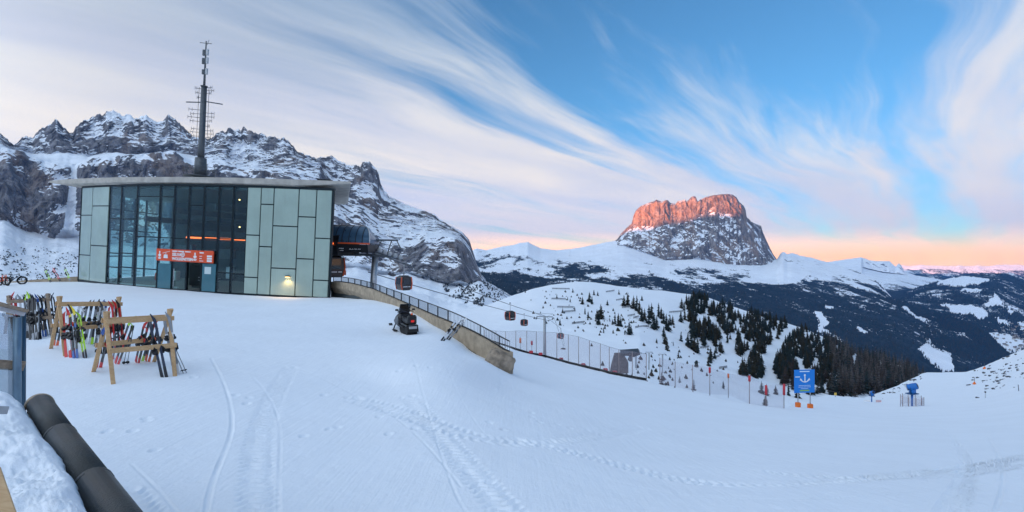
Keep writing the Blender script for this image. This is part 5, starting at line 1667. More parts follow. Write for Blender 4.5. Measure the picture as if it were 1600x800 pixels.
for s_ in (-1, 1):
    MB().box((0.12, 0.44 * s_, 1.16), (0.05, 0.16, 0.10)).build("mirror", M_black, smob, bevel=0.015)
    sk_ = MB()
    pts = [(0.25, 0.05), (0.5, 0.03), (1.15, 0.03), (1.45, 0.10), (1.62, 0.30), (1.58, 0.33), (1.40, 0.15), (1.12, 0.08), (0.28, 0.10)]
    sk_.prism(pts, 0.46 * s_ - 0.09, 0.46 * s_ + 0.09, 'y'); so = sk_.build("ski", M_black, smob)
    MB().tube([(0.85, 0.46 * s_, 0.07), (0.78, 0.34 * s_, 0.42)], 0.035, 6).build("ski_leg", M_steel_dark, smob)
    MB().box((-0.35, 0.33 * s_, 0.40), (1.3, 0.14, 0.04)).build("footboard", M_black, smob)
    MB().tube([(-1.45, 0.20 * s_, 0.50), (-1.62, 0.20 * s_, 0.55), (-1.66, 0.0, 0.56)], 0.02, 5).build("rear_bumper", M_steel_dark, smob)
MB().box((-1.46, 0, 0.72), (0.05, 0.16, 0.10)).build("tail_light", M_red, smob, bevel=0.01)
MB().box((-1.52, 0, 0.40), (0.05, 0.40, 0.14)).build("number_plate", M_steel, smob)
MB().lathe([(0.05, 0), (0.05, 0.07), (0.02, 0.10)], 8, (-1.3, 0.0, 1.02)).build("beacon", M_orange, smob)
smob.scale = (0.88, 0.95, 0.95)

# ================================================================== GONDOLA LINE
M_cab = pmat("dark_cabin_shell", (0.03, 0.032, 0.036), 0.25, 0, 0.1, 2)
def make_gondola():
    r_ = empty("gondola_cabin")
    # body outline seen from the side; local origin at the grip on the rope, z down
    zt, zb = -1.95, -4.05
    prof = [(-0.78, zb + 0.25), (-0.62, zb), (0.62, zb), (0.78, zb + 0.25), (0.98, zb + 1.0), (0.86, zt - 0.18), (0.62, zt), (-0.62, zt), (-0.86, zt - 0.18), (-0.98, zb + 1.0)]
    MB().prism(prof, -0.86, 0.86, 'y').build("cabin_body", M_cab, r_, bevel=0.08)
    for y_ in (-0.875, 0.875):
        MB().prism([(-0.55, zb + 0.85), (0.55, zb + 0.85), (0.50, zt - 0.22), (-0.50, zt - 0.22)], y_ - 0.012, y_ + 0.012, 'y').build("side_window", M_glass_smoke, r_)
    for x_ in (-1, 1):
        MB().add([(x_ * 0.935, -0.62, zb + 0.9), (x_ * 0.935, 0.62, zb + 0.9), (x_ * 0.90, 0.60, zt - 0.22), (x_ * 0.90, -0.60, zt - 0.22), (x_ * 1.0, -0.62, zb + 0.9), (x_ * 1.0, 0.62, zb + 0.9), (x_ * 0.93, 0.60, zt - 0.22), (x_ * 0.93, -0.60, zt - 0.22)],
                 [(0, 1, 2, 3), (7, 6, 5, 4), (0, 4, 5, 1), (1, 5, 6, 2), (2, 6, 7, 3), (3, 7, 4, 0)]).build("end_window", M_glass_smoke, r_)
        for y_ in (-1, 1):
            MB().tube([(x_ * 0.74, y_ * 0.84, zb + 0.12), (x_ * 0.93, y_ * 0.85, zb + 1.0), (x_ * 0.82, y_ * 0.83, zt - 0.10)], 0.085, 6).build("corner_stripe", M_orange, r_)
    for y_ in (-0.89, 0.89):
        o_ = link_mesh("print_line", dashes_mesh((0.75, 0.35), 0.18, M_white), None, r_, (-0.62 if y_ < 0 else 0.62, y_, zb + 0.48), (R(90), 0, 0 if y_ < 0 else math.pi))
    MB().box((0, 0, zt + 0.07), (1.25, 1.2, 0.14), taper=0.8).build("cabin_roof", M_cab, r_)
    MB().tube([(0.0, 0, zt + 0.1), (0.05, 0, -0.9), (0.0, 0, 0.05)], 0.06, 6).build("hanger_arm", M_steel, r_)
    MB().box((0, 0, 0.02), (0.5, 0.16, 0.20)).build("rope_grip", M_steel_dark, r_, bevel=0.02)
    MB().box((1.02, 0, zb + 0.45), (0.06, 1.3, 0.5)).build("ski_holder", M_orange, r_)
    return r_

A1, B1 = at(600, 400, 60), at(845, 491.5, 160)
A2, B2 = at(575, 425, 74), at(858, 501, 164)
C1, C2 = at(880, 522, 215), at(886, 545, 300)
gd = make_gondola()
def on(A, B, px_):
    """point of the rope A-B seen in column px"""
    lo, hi = 0.0, 1.0
    for _i in range(40):
        m_ = (lo + hi) / 2; q = A.lerp(B, m_)
        if 800 + q.x / q.y * FPX < px_: lo = m_
        else: hi = m_
    return A.lerp(B, (lo + hi) / 2)
hd = math.atan2((B1 - A1).y, (B1 - A1).x)
spots = [(on(A1, B1, 631), "dark gondola cabin with orange corners hanging nearest the station tower", 0.84),
         (on(A1, B1, 797), "larger of two gondola cabins hanging left of the slim pylon", 1.0),
         (on(A2, B2, 819), "smaller gondola cabin hanging just left of the slim pylon", 0.80),
         (at(876, 513, 200), "upper gondola cabin just right of the slim pylon", 1.0),
         (at(880, 538, 255), "small distant reddish gondola cabin low right of the pylon", 1.0)]
for i, (p, l_, sc_) in enumerate(spots):
    o = gd if i == 0 else copy_tree(gd)
    o.location = p; o.rotation_euler = (0, 0, hd + R(-35)); o.scale = (sc_,) * 3
    tag(o, l_, "gondola", "gondola cabins on the ropeway")
o = copy_tree(gd); o.location = at(523, 408 - 36, 50.5) ; o.rotation_euler = (0, 0, R(25)); o.scale = (0.95, 0.95, 0.95)
tag(o, "gondola cabin half hidden behind the station corner under the canopy", "gondola", "gondola cabins on the ropeway")

def rope(pts, label):
    m = MB(); m.tube(pts, 0.065, 4)
    o_ = m.build("ropeway_cable", M_steel_dark, None); tag(o_, label, "cable", "ropeway cables"); return o_
def sag(A, B, s_, n=16): return [A.lerp(B, k / n) - Vector((0, 0, s_ * 4 * (k / n) * (1 - k / n))) for k in range(n + 1)]
rope(sag(A1, B1, 0.4), "upper ropeway cable from the station tower to the slim pylon")
rope(sag(A2, B2, 0.4), "lower ropeway cable between the canopy and the slim pylon")
rope([B1, at(852, 494, 168), at(876, 513, 200), at(884, 545, 300)], "ropeway cable dropping steeply below the slim pylon, left strand")
rope([B2, at(866, 497, 172), at(880, 538, 255), at(888, 552, 330)], "ropeway cable dropping steeply below the slim pylon, right strand")

def t_pylon(name, base, top_z, arm, label, group=None, r0=0.42, r1=0.30, sheaves=True, s_=1.0, arm_dir=0.0, cat="pylon"):
    r_ = empty(name, base, (0, 0, arm_dir), label, cat, group)
    MB().tube([(0, 0, -2.5), (0, 0, 0), (0, 0, top_z)], [r0 * 1.1, r0, r1], 10).build("column", M_steel, r_)
    MB().bar((-arm, 0, top_z), (arm, 0, top_z), 0.35 * s_, 0.30 * s_).build("crossarm", M_steel, r_)
    if sheaves:
        for x_ in (-arm, arm):
            MB().bar((x_, -1.3 * s_, top_z - 0.35 * s_), (x_, 1.3 * s_, top_z - 0.35 * s_), 0.12 * s_, 0.22 * s_).build("sheave_beam", M_steel_dark, r_)
            for k in range(4):
                MB().lathe([(0.08 * s_, -0.06 * s_), (0.26 * s_, -0.06 * s_), (0.26 * s_, 0.06 * s_), (0.08 * s_, 0.06 * s_)], 8, (x_, (-1.0 + 0.66 * k) * s_, top_z - 0.60 * s_), 'x').build("sheave", M_steel_dark, r_)
            MB().bar((x_ * 0.3, 0, top_z + 0.1), (x_, 0, top_z + 0.9 * s_), 0.1 * s_, 0.1 * s_).build("brace", M_steel, r_)
        MB().bar((-arm * 1.0, 0, top_z + 0.95 * s_), (arm * 1.0, 0, top_z + 0.95 * s_), 0.12 * s_, 0.10 * s_).build("upper_beam", M_steel, r_)
    lad = MB()
    for k in range(int(top_z / 0.6)): lad.box((0, -r0 - 0.12, 0.4 + k * 0.6), (0.4, 0.04, 0.04))
    lad.tube([(-0.2, -r0 - 0.12, 0), (-0.2, -r0 - 0.12, top_z)], 0.03, 4); lad.tube([(0.2, -r0 - 0.12, 0), (0.2, -r0 - 0.12, top_z)], 0.03, 4)
    lad.build("ladder", M_steel_dark, r_)
    return r_
pb = hill_at(851, 553) or at(851, 553, 165)
pb = at(851, 553, 162)
t_pylon("cableway_pylon", pb, B1.z - pb.z - 0.9, 2.6, "slim grey cableway pylon standing on the snow beyond the net fence", r0=0.55, r1=0.36, arm_dir=R(-12))
for (bx, by, ty_, Yv, l_) in ((1014, 563, 551, 190, "left of two small grey lift pylons behind the dark roofed hut"), (1035, 568, 553.5, 190, "right of two small grey lift pylons behind the dark roofed hut")):
    p = at(bx, by + 4, Yv)
    t_pylon("chairlift_pylon", p, (by + 4 - ty_) / FPX * Yv, 1.35, l_, "small lift pylons", r0=0.22, r1=0.18, s_=0.5, arm_dir=R(8))

# hut with the dark flat roof and netted side
hp = at(966, 586, 150)
hut = empty("lift_hut", hp, (0, 0, R(-10)), "small lift hut with a dark overhanging roof and grey lean-to", "hut")
k_ = 150 / FPX
def H(px_, py_, y_): return Vector(((px_ - 966) * k_, y_, (586 - py_) * k_))
MB().add([H(969, 550.5, -2.2), H(997, 547.5, -2.2), H(999, 551, -2.2), H(992, 553.5, -2.2), H(970, 553.5, -2.2), H(969, 548.5, 2.2), H(997, 545.5, 2.2), H(999, 549, 2.2), H(992, 551.5, 2.2), H(970, 551.5, 2.2)],
         [(0, 1, 2, 3, 4), (9, 8, 7, 6, 5), (0, 5, 6, 1), (1, 6, 7, 2), (2, 7, 8, 3), (3, 8, 9, 4), (4, 9, 5, 0)]).build("roof", M_black, hut)
MB().add([H(955, 572, -2), H(960, 553, -1.6), H(973, 552, -1.6), H(981, 565, -2), H(955, 572, 1.6), H(960, 553, 1.6), H(973, 552, 1.6), H(981, 565, 1.6), H(953, 584, -2), H(981, 580, -2), H(953, 584, 1.6), H(981, 580, 1.6)],
         [(0, 1, 2, 3), (7, 6, 5, 4), (1, 5, 6, 2), (0, 3, 9, 8), (4, 10, 11, 7), (0, 4, 5, 1), (3, 2, 6, 7), (0, 8, 10, 4), (3, 7, 11, 9)]).build("lean_to", pmat("grey_brown_shed", (0.075, 0.062, 0.06), 0.8, 0, 0.3, 0.5), hut)
for px_, y_ in ((993, -1.8), (993, 1.8), (974, 1.8)):
    MB().bar(H(px_, 549, y_), H(px_, 575, y_), 0.25, 0.25).build("roof_post", M_steel, hut)
MB().box(H(985, 560, 0.5), (1.0, 0.8, 1.6)).build("cabinet", M_steel_dark, hut)

# avalanche barriers on the hill
FEN = [(863, 452, 27), (862, 468, 22), (871, 481, 25), (879, 489, 20), (894, 507, 18), (947, 457, 13), (963, 470, 12), (972, 482, 15), (981, 495, 11), (990, 498, 8), (993, 513, 21), (1046, 489, 24), (1094, 545, 14), (1114, 560, 10), (1124, 577, 12), (1020, 505, 0)]
PRE = ["topmost", "second", "third", "fourth", "lowest"]
for i, (x_, y_, wpx) in enumerate(FEN):
    if not wpx: continue
    a = hill_at(x_, y_); b = hill_at(x_ + wpx, y_ - (2 if i > 2 else -0.5))
    if a is None or b is None: continue
    c = (a + b) / 2
    if i < 5: l_ = "%s of five dark avalanche barriers on the hill's left brow" % PRE[i]
    elif i < 11: l_ = "%s of six short avalanche barriers among the trees in mid hill" % ["topmost", "second", "third", "fourth", "fifth", "lowest and longest"][i - 5]
    else: l_ = ["dark avalanche barrier below the wood's top corner", "upper barrier deep in the wood", "middle barrier deep in the wood", "lowest barrier deep in the wood"][i - 11]
    r_ = empty("avalanche_barrier", c, (0, 0, 0), l_, "barrier", "avalanche barriers on the hill")
    dv = (b - a); n_ = max(2, int(dv.length / 4))
    for z_ in (0.5, 0.95, 1.4):
        MB().bar(a - c + Vector((0, 0, z_)), b - c + Vector((0, 0, z_)), 0.12, 0.28).build("rail", M_steel_dark, r_)
    for k in range(n_ + 1):
        p = a.lerp(b, k / n_) - c
        MB().bar(p + Vector((0, 0.2, -0.6)), p + Vector((0, 0.1, 1.6)), 0.15, 0.15).build("post", M_steel_dark, r_)

# ================================================================== NET FENCE along the piste
M_net = bpy.data.materials.new("safety_net"); M_net.use_nodes = True
tn = NT(M_net.node_tree); tn.n.clear()
tcn = tn.new('ShaderNodeTexCoord')
wv = tn.new('ShaderNodeTexBrick'); tn.link(tn.mapping(tcn.outputs['UV'], rot=(0, 0, R(45))), wv.inputs[0])
wv.inputs['Scale'].default_value = 9.0; wv.offset = 0.0; wv.inputs['Mortar Size'].default_value = 0.035; wv.inputs['Brick Width'].default_value = 0.5; wv.inputs['Row Height'].default_value = 0.5
tr_ = tn.new('ShaderNodeBsdfTransparent'); df = tn.new('ShaderNodeBsdfDiffuse'); df.inputs[0].default_value = (0.40, 0.37, 0.44, 1)
mx = tn.new('ShaderNodeMixShader'); tn.link(wv.outputs['Fac'], mx.inputs[0]); tn.link(tr_.outputs[0], mx.inputs[1]); tn.link(df.outputs[0], mx.inputs[2])
on_ = tn.new('ShaderNodeOutputMaterial'); tn.link(mx.outputs[0], on_.inputs[0])

def net_quad(a, b, c, d_, name, parent, uw):
    me = bpy.data.meshes.new(name)
    me.from_pydata([a, b, c, d_], [], [(0, 1, 2, 3)])
    uv = me.uv_layers.new(name="UVMap")
    h_ = (d_ - a).length
    for l_, q in zip(uv.data, ((0, 0), (uw, 0), (uw, h_), (0, h_))): l_.uv = q
    me.materials.append(M_net)
    return link_mesh(name, me, None, parent)

M_post = pmat("fence_post", (0.30, 0.24, 0.24), 0.6)
M_pad = pmat("red_padding", (0.50, 0.035, 0.05), 0.6, 0, 0.15, 4)
M_pad_o = pmat("orange_padding", (0.75, 0.16, 0.02), 0.6, 0, 0.15, 4)
NETB = [(757, 530, 82), (775, 536, 78), (790, 541, 73), (806, 547, 65), (823, 552, 62), (838, 555, 60), (852, 558, 59), (870, 563, 57.5), (888, 568, 56.5), (904, 572, 55.5), (921, 576, 54), (938, 580, 52), (952, 584, 50.5), (967, 587, 49.5), (988, 591, 48), (1010, 595, 46.5)]
NETT = [515, 517, 518, 517, 517, 518, 519, 520, 523, 526, 532, 537, 542, 546, 549, 553]
net = empty("net_fence", at(900, 571, 55.7), (0, 0, 0), "long safety net fence with a dark foot rail beside the piste", "fence")
no = Vector(net.location)
fb = [gp(x_, y_) if x_ > 795 else at(x_, y_, Y_) for x_, y_, Y_ in NETB]
ft = [at(x_, t_, b_.y) for (x_, y_, Y_), t_, b_ in zip(NETB, NETT, fb)]
for i, (b_, t_) in enumerate(zip(fb, ft)):
    MB().tube([b_ - no - Vector((0, 0, 0.3)), t_ - no], 0.035, 6).build("post", M_post, net)
    if i:
        net_quad(fb[i - 1] - no, b_ - no, t_ - no, ft[i - 1] - no, "net_panel", net, (b_ - fb[i - 1]).length)
        MB().tube([fb[i - 1] - no + Vector((0, 0, 0.12)), b_ - no + Vector((0, 0, 0.12))], 0.13, 7).build("foot_roll", M_black, net)
        MB().tube([ft[i - 1] - no, t_ - no], 0.012, 4).build("top_wire", M_steel_dark, net)
for i in (4, 5, 7, 9, 11, 12):
    p = fb[i] - no
    MB().box((p.x + 0.5, p.y - 0.15, p.z + 0.18), (0.45, 0.3, 0.3)).build("red_sandbag", M_pad, net, bevel=0.06)
# second run of the fence with padded posts
NET2 = [(1031, 599, 559, 0), (1055, 604, 565, 0), (1082, 611, 570, 0), (1109, 616, 574, 2), (1138, 617, 584, 2), (1171, 631, 587, 2), (1197, 635, 602, 1), (1225, 638, 600, 1)]
net2 = empty("net_fence", gp(1130, 617), (0, 0, 0), "net fence with red and orange padded posts left of the blue sign", "fence")
n2o = Vector(net2.location)
prev = None
for i, (x_, y_, t_, pad) in enumerate(NET2):
    b_ = gp(x_, y_); tp_ = at(x_, t_, b_.y)
    MB().tube([b_ - n2o - Vector((0, 0, 0.3)), tp_ - n2o], 0.035, 6).build("post", M_post, net2)
    if pad:
        a = b_.lerp(tp_, 0.55 if pad == 1 else 0.80) - n2o; c = b_.lerp(tp_, 1.0) - n2o
        MB().tube([a, c], [0.10, 0.10], 8).build("pad", M_pad if pad == 1 else (M_pad if i % 2 else M_pad_o), net2)
    if prev:
        net_quad(prev[0] - n2o, b_ - n2o, tp_ - n2o, prev[1] - n2o, "net_panel", net2, (b_ - prev[0]).length)
    prev = (b_, tp_)

# ================================================================== BLUE SIGN
sb = gp(1256, 637)
sign = empty("piste_sign", sb, (0, 0, R(6)), "square blue sign with a white anchor on two posts", "sign", None)
sy = sb.y / FPX
def S(px_, py_): return ((px_ - 1256) * sy, 0, (637 - py_) * sy)
M_blue = pmat("blue_sign_face", (0.005, 0.19, 0.62), 0.4, 0, 0.05, 2)
M_letter = pmat("white_lettering", (0.70, 0.78, 0.84), 0.5)
M_green = pmat("yellow_green_strip", (0.25, 0.45, 0.10), 0.5)
x0, _, zt = S(1239.5, 577.5); x1, _, zb = S(1273.5, 613.5)
bdp = MB().box(((x0 + x1) / 2, -0.03, (zt + zb) / 2), (x1 - x0, 0.05, zt - zb)).build("sign_panel", M_blue, sign, bevel=0.01)
cx_ = (x0 + x1) / 2; cz = (zt + zb) / 2; hh = zt - zb
def on_sign(m, name, mat=M_white): return m.build(name, mat, sign)
an = MB()
zs = cz + hh * 0.24; ze = cz - hh * 0.02
an.bar((cx_ + 0.03, -0.065, zs), (cx_ + 0.03, -0.065, ze), 0.014, 0.09, up=(1, 0, 0))
an.lathe([(0.0, -0.008), (0.10, -0.008), (0.10, 0.008), (0.0, 0.008)], 12, (cx_ + 0.03, -0.065, zs + 0.05), 'y')
arc = [(cx_ + 0.03 + 0.42 * math.sin(a), -0.065, ze + 0.34 - 0.36 * math.cos(a)) for a in np.linspace(-1.1, 1.1, 11)]
for a, b in zip(arc[:-1], arc[1:]): an.bar(a, b, 0.012, 0.085, up=(0, 0, 1))
for s_, p in ((-1, arc[0]), (1, arc[-1])):
    an.add([(p[0] - 0.13, p[1] - .005, p[2] - 0.04), (p[0] + 0.13, p[1] - .005, p[2] - 0.04), (p[0] + s_ * 0.05, p[1] - .005, p[2] + 0.17)], [(0, 1, 2)])
on_sign(an, "anchor_symbol")
def sign_line(words, h, x_, z_, center=False):
    link_mesh("print_line", dashes_mesh(words, h, M_letter, center), None, sign, (x_, -0.062, z_), (R(90), 0, 0))
sign_line((0.95,), 0.13, cx_, cz + hh * 0.40, True)
sign_line((0.46,), 0.13, x0 + 0.08, cz + hh * 0.17)
for j, ws in enumerate(((0.5, 0.6), (0.45, 0.3, 0.4), (0.7,))): sign_line(ws, 0.05, cx_, cz - hh * (0.19 + 0.065 * j), True)
MB().box((cx_, -0.062, cz - hh * 0.40), (0.92, 0.012, 0.12)).build("green_strip", M_green, sign)
for px_ in (1246.5, 1267): MB().tube([(S(px_, 636)[0], 0.03, -0.4), (S(px_, 600)[0], 0.03, S(px_, 600)[2])], 0.045, 8).build("post", M_steel, sign)
MB().box((S(1246.5, 0)[0], 0.03, S(0, 633.5)[2]), (0.40, 0.32, 0.56)).build("orange_pad", M_pad_o, sign, bevel=0.04)
MB().box((S(1267, 0)[0], 0.03, S(0, 635)[2]), (0.42, 0.32, 0.40)).build("orange_pad", M_pad_o, sign, bevel=0.04)

# ================================================================== SNOW GUNS
M_gun = pmat("blue_gun_paint", (0.01, 0.14, 0.45), 0.35, 0, 0.15, 2)
M_gun_d = pmat("dark_blue_paint", (0.008, 0.06, 0.16), 0.4)
def snow_gun(base, s_, rz, label, net_h):
    r_ = empty("snow_gun", base, (0, 0, rz), label, "snow gun", "blue snow guns on the piste")
    r_.scale = (s_,) * 3
    MB().tube([(0, 0, -0.3), (0, 0, 1.55)], 0.13, 10).build("mast", M_gun, r_)
    MB().box((0, 0, 1.62), (1.35, 0.9, 0.10)).build("platform", M_gun_d, r_, bevel=0.02)
    MB().box((0.1, 0, 1.95), (0.62, 0.55, 0.55)).build("compressor_box", M_gun, r_, bevel=0.05)
    # fan barrel tilted up
    b_ = MB().lathe([(0.30, -0.55), (0.40, -0.50), (0.42, -0.1), (0.38, 0.35), (0.36, 0.55), (0.32, 0.55), (0.30, 0.0)], 18, (0, 0, 0), 'y').build("fan_barrel", M_gun, r_, loc=(0.1, 0, 2.50), rot=(R(-20), 0, R(25)))
    MB().lathe([(0.06, -0.56), (0.30, -0.57), (0.30, -0.53), (0.06, -0.52)], 14, (0, 0, 0), 'y').build("fan_grille", M_black, b_)
    MB().lathe([(0.33, 0.54), (0.41, 0.56), (0.41, 0.63), (0.33, 0.63)], 18, (0, 0, 0), 'y').build("nozzle_ring", M_steel, b_)
    for x_ in (-0.32, 0.52): MB().bar((x_, 0, 1.66), (x_ * 0.9 + 0.02, 0, 2.52), 0.06, 0.12).build("yoke", M_gun_d, r_)
    return r_
g1 = gp(1425, 634.5)
snow_gun(g1, 1.0 * g1.y / 66, R(20), "tall blue snow gun on a mast inside a round net", 1)
g2 = gp(1362, 628)
snow_gun(g2, 0.37 * g2.y / 50, R(-30), "small far blue snow gun beside the brown bush", 1)
nf = empty("round_net_fence", g1, (0, 0, 0), "low round net fence standing round the tall snow gun", "fence")
rr = 14.5 * g1.y / FPX; hh_ = 15 * g1.y / FPX
ring_ = [Vector((rr * math.cos(a), rr * math.sin(a), 0)) for a in np.linspace(0, 2 * math.pi, 11)]
for i in range(10):
    a, b = ring_[i], ring_[i + 1]
    net_quad(a, b, b + Vector((0, 0, hh_)), a + Vector((0, 0, hh_)), "net_panel", nf, (b - a).length)
    MB().tube([a - Vector((0, 0, .3)), a + Vector((0, 0, hh_ * 1.08))], 0.035, 5).build("post", M_post, nf)
nf2 = empty("low_barrier", gp(1362, 628), (0, 0, 0), "pale low barrier around the small far snow gun", "barrier")
k2_ = gp(1362, 628).y / FPX
for x_, wpx, mat in ((-10, 9, M_white), (8, 8, pmat("pink_padding", (0.62, 0.42, 0.42), 0.7))):
    MB().box((x_ * k2_, -0.4, 2.2 * k2_), (wpx * k2_, 0.12, 3.6 * k2_)).build("panel", mat, nf2, bevel=0.02)
# red marker cones and marker poles on the piste at the right
def cone(px_, py_, hpx, label):
    b_ = gp(px_, py_); k = b_.y / FPX
    r_ = empty("marker_cone", b_, (0, 0, 0), label, "marker", "red piste markers")
    MB().lathe([(2.6 * k, 0), (2.2 * k, hpx * 0.25 * k), (0.9 * k, hpx * 0.75 * k), (0.3 * k, hpx * k)], 9).build("cone", M_pad_o, r_)
    MB().tube([(0, 0, hpx * 0.9 * k), (0, 0, hpx * 2.2 * k)], 0.05, 5).build("rod", M_steel_dark, r_)
cone(1522.5, 600.5, 4.5, "red marker on the piste beside the scattered rocks")
cone(1538.5, 576.5, 4.0, "red marker on the skyline left of the rocky slope")
b_ = gp(1539.5, 622); k = b_.y / FPX
mp = empty("marker_pole", b_, (0, 0, 0), "thin piste pole with a dark round top", "pole", "piste poles")
MB().tube([(0, 0, -0.2), (0, 0, 9 * k)], 0.035, 5).build("rod", M_steel, mp); MB().lathe([(0.02, 8 * k), (1.2 * k, 9 * k), (1.2 * k, 10 * k), (0.02, 11 * k)], 8).build("disc", M_black, mp)
b_ = gp(1592, 611); k = b_.y / FPX
mp = empty("marker_pole", b_, (0, 0, 0), "thin grey piste pole near the right edge", "pole", "piste poles")
MB().tube([(0, 0, -0.2), (-1.2 * k, 0, 10 * k)], 0.04, 5).build("rod", M_steel_dark, mp)
b_ = gp(1305, 621); k = b_.y / FPX
ys_ = empty("small_sign", b_, (0, 0, 0), "tiny yellow sign on the skyline right of the blue sign", "sign")
MB().tube([(0, 0, -0.2), (0, 0, 6 * k)], 0.04, 5).build("post", M_steel_dark, ys_); MB().box((0, -0.06, 5.5 * k), (3.6 * k, 0.05, 4 * k)).build("panel", pmat("yellow_sign", (0.7, 0.45, 0.08), 0.5), ys_)
# things beyond the net: tiny yellow and red slope posts
for (px_, py_, hpx, mat, l_) in ((813, 538, 12, M_pad_o, "short yellow padded post behind the net fence"), (831, 541, 10, M_pad, "short red padded post behind the net fence")):
    b_ = at(px_, py_, 110); k = 110 / FPX
    r_ = empty("padded_post", b_, (0, 0, 0), l_, "post")
    MB().tube([(0, 0, -2), (0, 0, hpx * k)], 0.06, 6).build("rod", M_steel, r_); MB().tube([(0, 0, 2 * k), (0, 0, hpx * 0.8 * k)], 0.22, 8).build("pad", mat, r_)

# ================================================================== ROCKS ON THE RIGHT SLOPE
M_rk = pmat("dark_slope_rock", (0.07, 0.075, 0.085), 0.9, 0, 0.3, 1.0)
protos = []
for k in range(4):
    o_ = lumpy("slope_rock", (1, 0.8, 0.55), M_rk, 5.0 + k * 3, sub=2, rough=0.2, freq=1.2); protos.append(o_.data); bpy.data.objects.remove(o_)
n_rock = 0
for k in range(150):
    if k < 85: px_ = random.gauss(1560, 26); py_ = np.interp(px_, [1500, 1530, 1600, 1640], [600, 590, 575, 560]) + random.gauss(0, 13)
    elif k < 120: px_ = random.uniform(1375, 1440); py_ = np.interp(px_, [1375, 1440], [617, 586]) + random.uniform(0, 10)
    else: px_ = random.uniform(1560, 1640); py_ = np.interp(px_, [1560, 1640], [570, 538]) + random.uniform(2, 40)
    if px_ > 1640 or py_ < np.interp(px_, s0[:, 0], s0[:, 1]) + 1.5 or py_ > 625 or 1448 < px_ < 1512: continue
    b_ = gp(px_, py_); sz = random.choice([0.7, 1.0, 1.3, 1.9, 2.6]) * b_.y / FPX
    o_ = link_mesh("slope_rock", protos[k % 4]); o_.location = b_; o_.scale = (sz * random.uniform(.8, 1.6), sz, sz); o_.rotation_euler = (random.uniform(-.3, .3), random.uniform(-.3, .3), random.uniform(0, 3))
    big_ = "larger" if sz > 1.5 * b_.y / FPX else "small"
    if px_ < 1445: l_, g_ = "%s dark rock on the piste's left rim, %s" % (big_, "beside the small snow gun" if px_ < 1400 else "below the skyline corner"), "rocks on the left rim"
    else: l_, g_ = "%s dark rock on the right slope, %s" % (big_, "beside the red marker" if px_ < 1540 else ("in the middle of the rock scatter" if px_ < 1575 else "near the picture's right edge")), "rocks on the right slope"
    tag(o_, l_, "rock", g_)

# ================================================================== TREES
M_needle = pmat("dark_needles", (0.022, 0.034, 0.036), 0.9, 0, 0.45, 0.9, spec=0.1)
M_needle2 = pmat("brown_green_needles", (0.035, 0.034, 0.026), 0.9, 0, 0.45, 0.9, spec=0.1)
M_larch = pmat("bare_larch_twigs", (0.052, 0.042, 0.039), 0.95, 0, 0.35, 0.8, spec=0.05)
M_bark = pmat("bark", (0.05, 0.04, 0.033), 0.95, 0, 0.3, 3)

def conifer_meshes(seed, h=9.0, slim=1.0, tiers=11, per=8, mat=M_needle, droop=0.35):
    rg = random.Random(seed)
    m = MB()
    for t_ in range(tiers):
        q = t_ / (tiers - 1)
        z_ = h * (0.10 + 0.86 * q)
        rad = h * 0.27 * slim * (1 - q) ** 0.75 * rg.uniform(0.75, 1.2) + 0.10
        for k in range(per if q < 0.85 else 4):
            a = 2 * math.pi * (k + rg.random()) / per
            r_ = rad * rg.uniform(0.55, 1.15)
            dx, dy = math.cos(a), math.sin(a); sx, sy = -dy, dx
            wd = r_ * rg.uniform(0.32, 0.5); zz = z_ + rg.uniform(-.25, .25)
            tip = (dx * r_, dy * r_, zz - r_ * droop - rg.uniform(0, .3))
            m.add([(0, 0, zz + 0.35), (dx * r_ * .6 + sx * wd, dy * r_ * .6 + sy * wd, zz - r_ * droop * .4 - .1), tip, (dx * r_ * .6 - sx * wd, dy * r_ * .6 - sy * wd, zz - r_ * droop * .4 - .1)], [(0, 1, 2), (0, 2, 3)])
    m.add([(-0.12, 0, h * .86), (0.12, 0, h * .86), (0, 0, h * 1.02), (0, 0.12, h * .86)], [(0, 1, 2), (1, 3, 2), (3, 0, 2)])
    crown = m.mesh("crown", mat, fix=False)
    trunk = MB().tube([(0, 0, -0.6), (0, 0, h * 0.5), (0, 0, h * 0.95)], [0.16, 0.10, 0.03], 5).mesh("trunk", M_bark)
    return crown, trunk
PROTO = [conifer_meshes(1), conifer_meshes(2, slim=0.8, tiers=13), conifer_meshes(3, slim=1.15, tiers=10, mat=M_needle2), conifer_meshes(4, slim=0.7, tiers=12), conifer_meshes(5, slim=0.95, tiers=12, mat=M_needle2)]
LARCH = [conifer_meshes(11, slim=0.8, tiers=12, per=7, mat=M_larch, droop=-0.1), conifer_meshes(12, slim=1.0, tiers=11, per=6, mat=M_larch, droop=-0.1)]

def tree(p, hm, proto, label, group, name="conifer_tree", cat="tree"):
    r_ = empty(name, p, (0, 0, random.uniform(0, 6.2)), label, cat, group)
    s_ = hm / 9.0
    r_.scale = (s_ * random.uniform(0.9, 1.15), s_ * random.uniform(0.9, 1.15), s_)
    link_mesh("crown", proto[0], None, r_); link_mesh("trunk", proto[1], None, r_)
    return r_

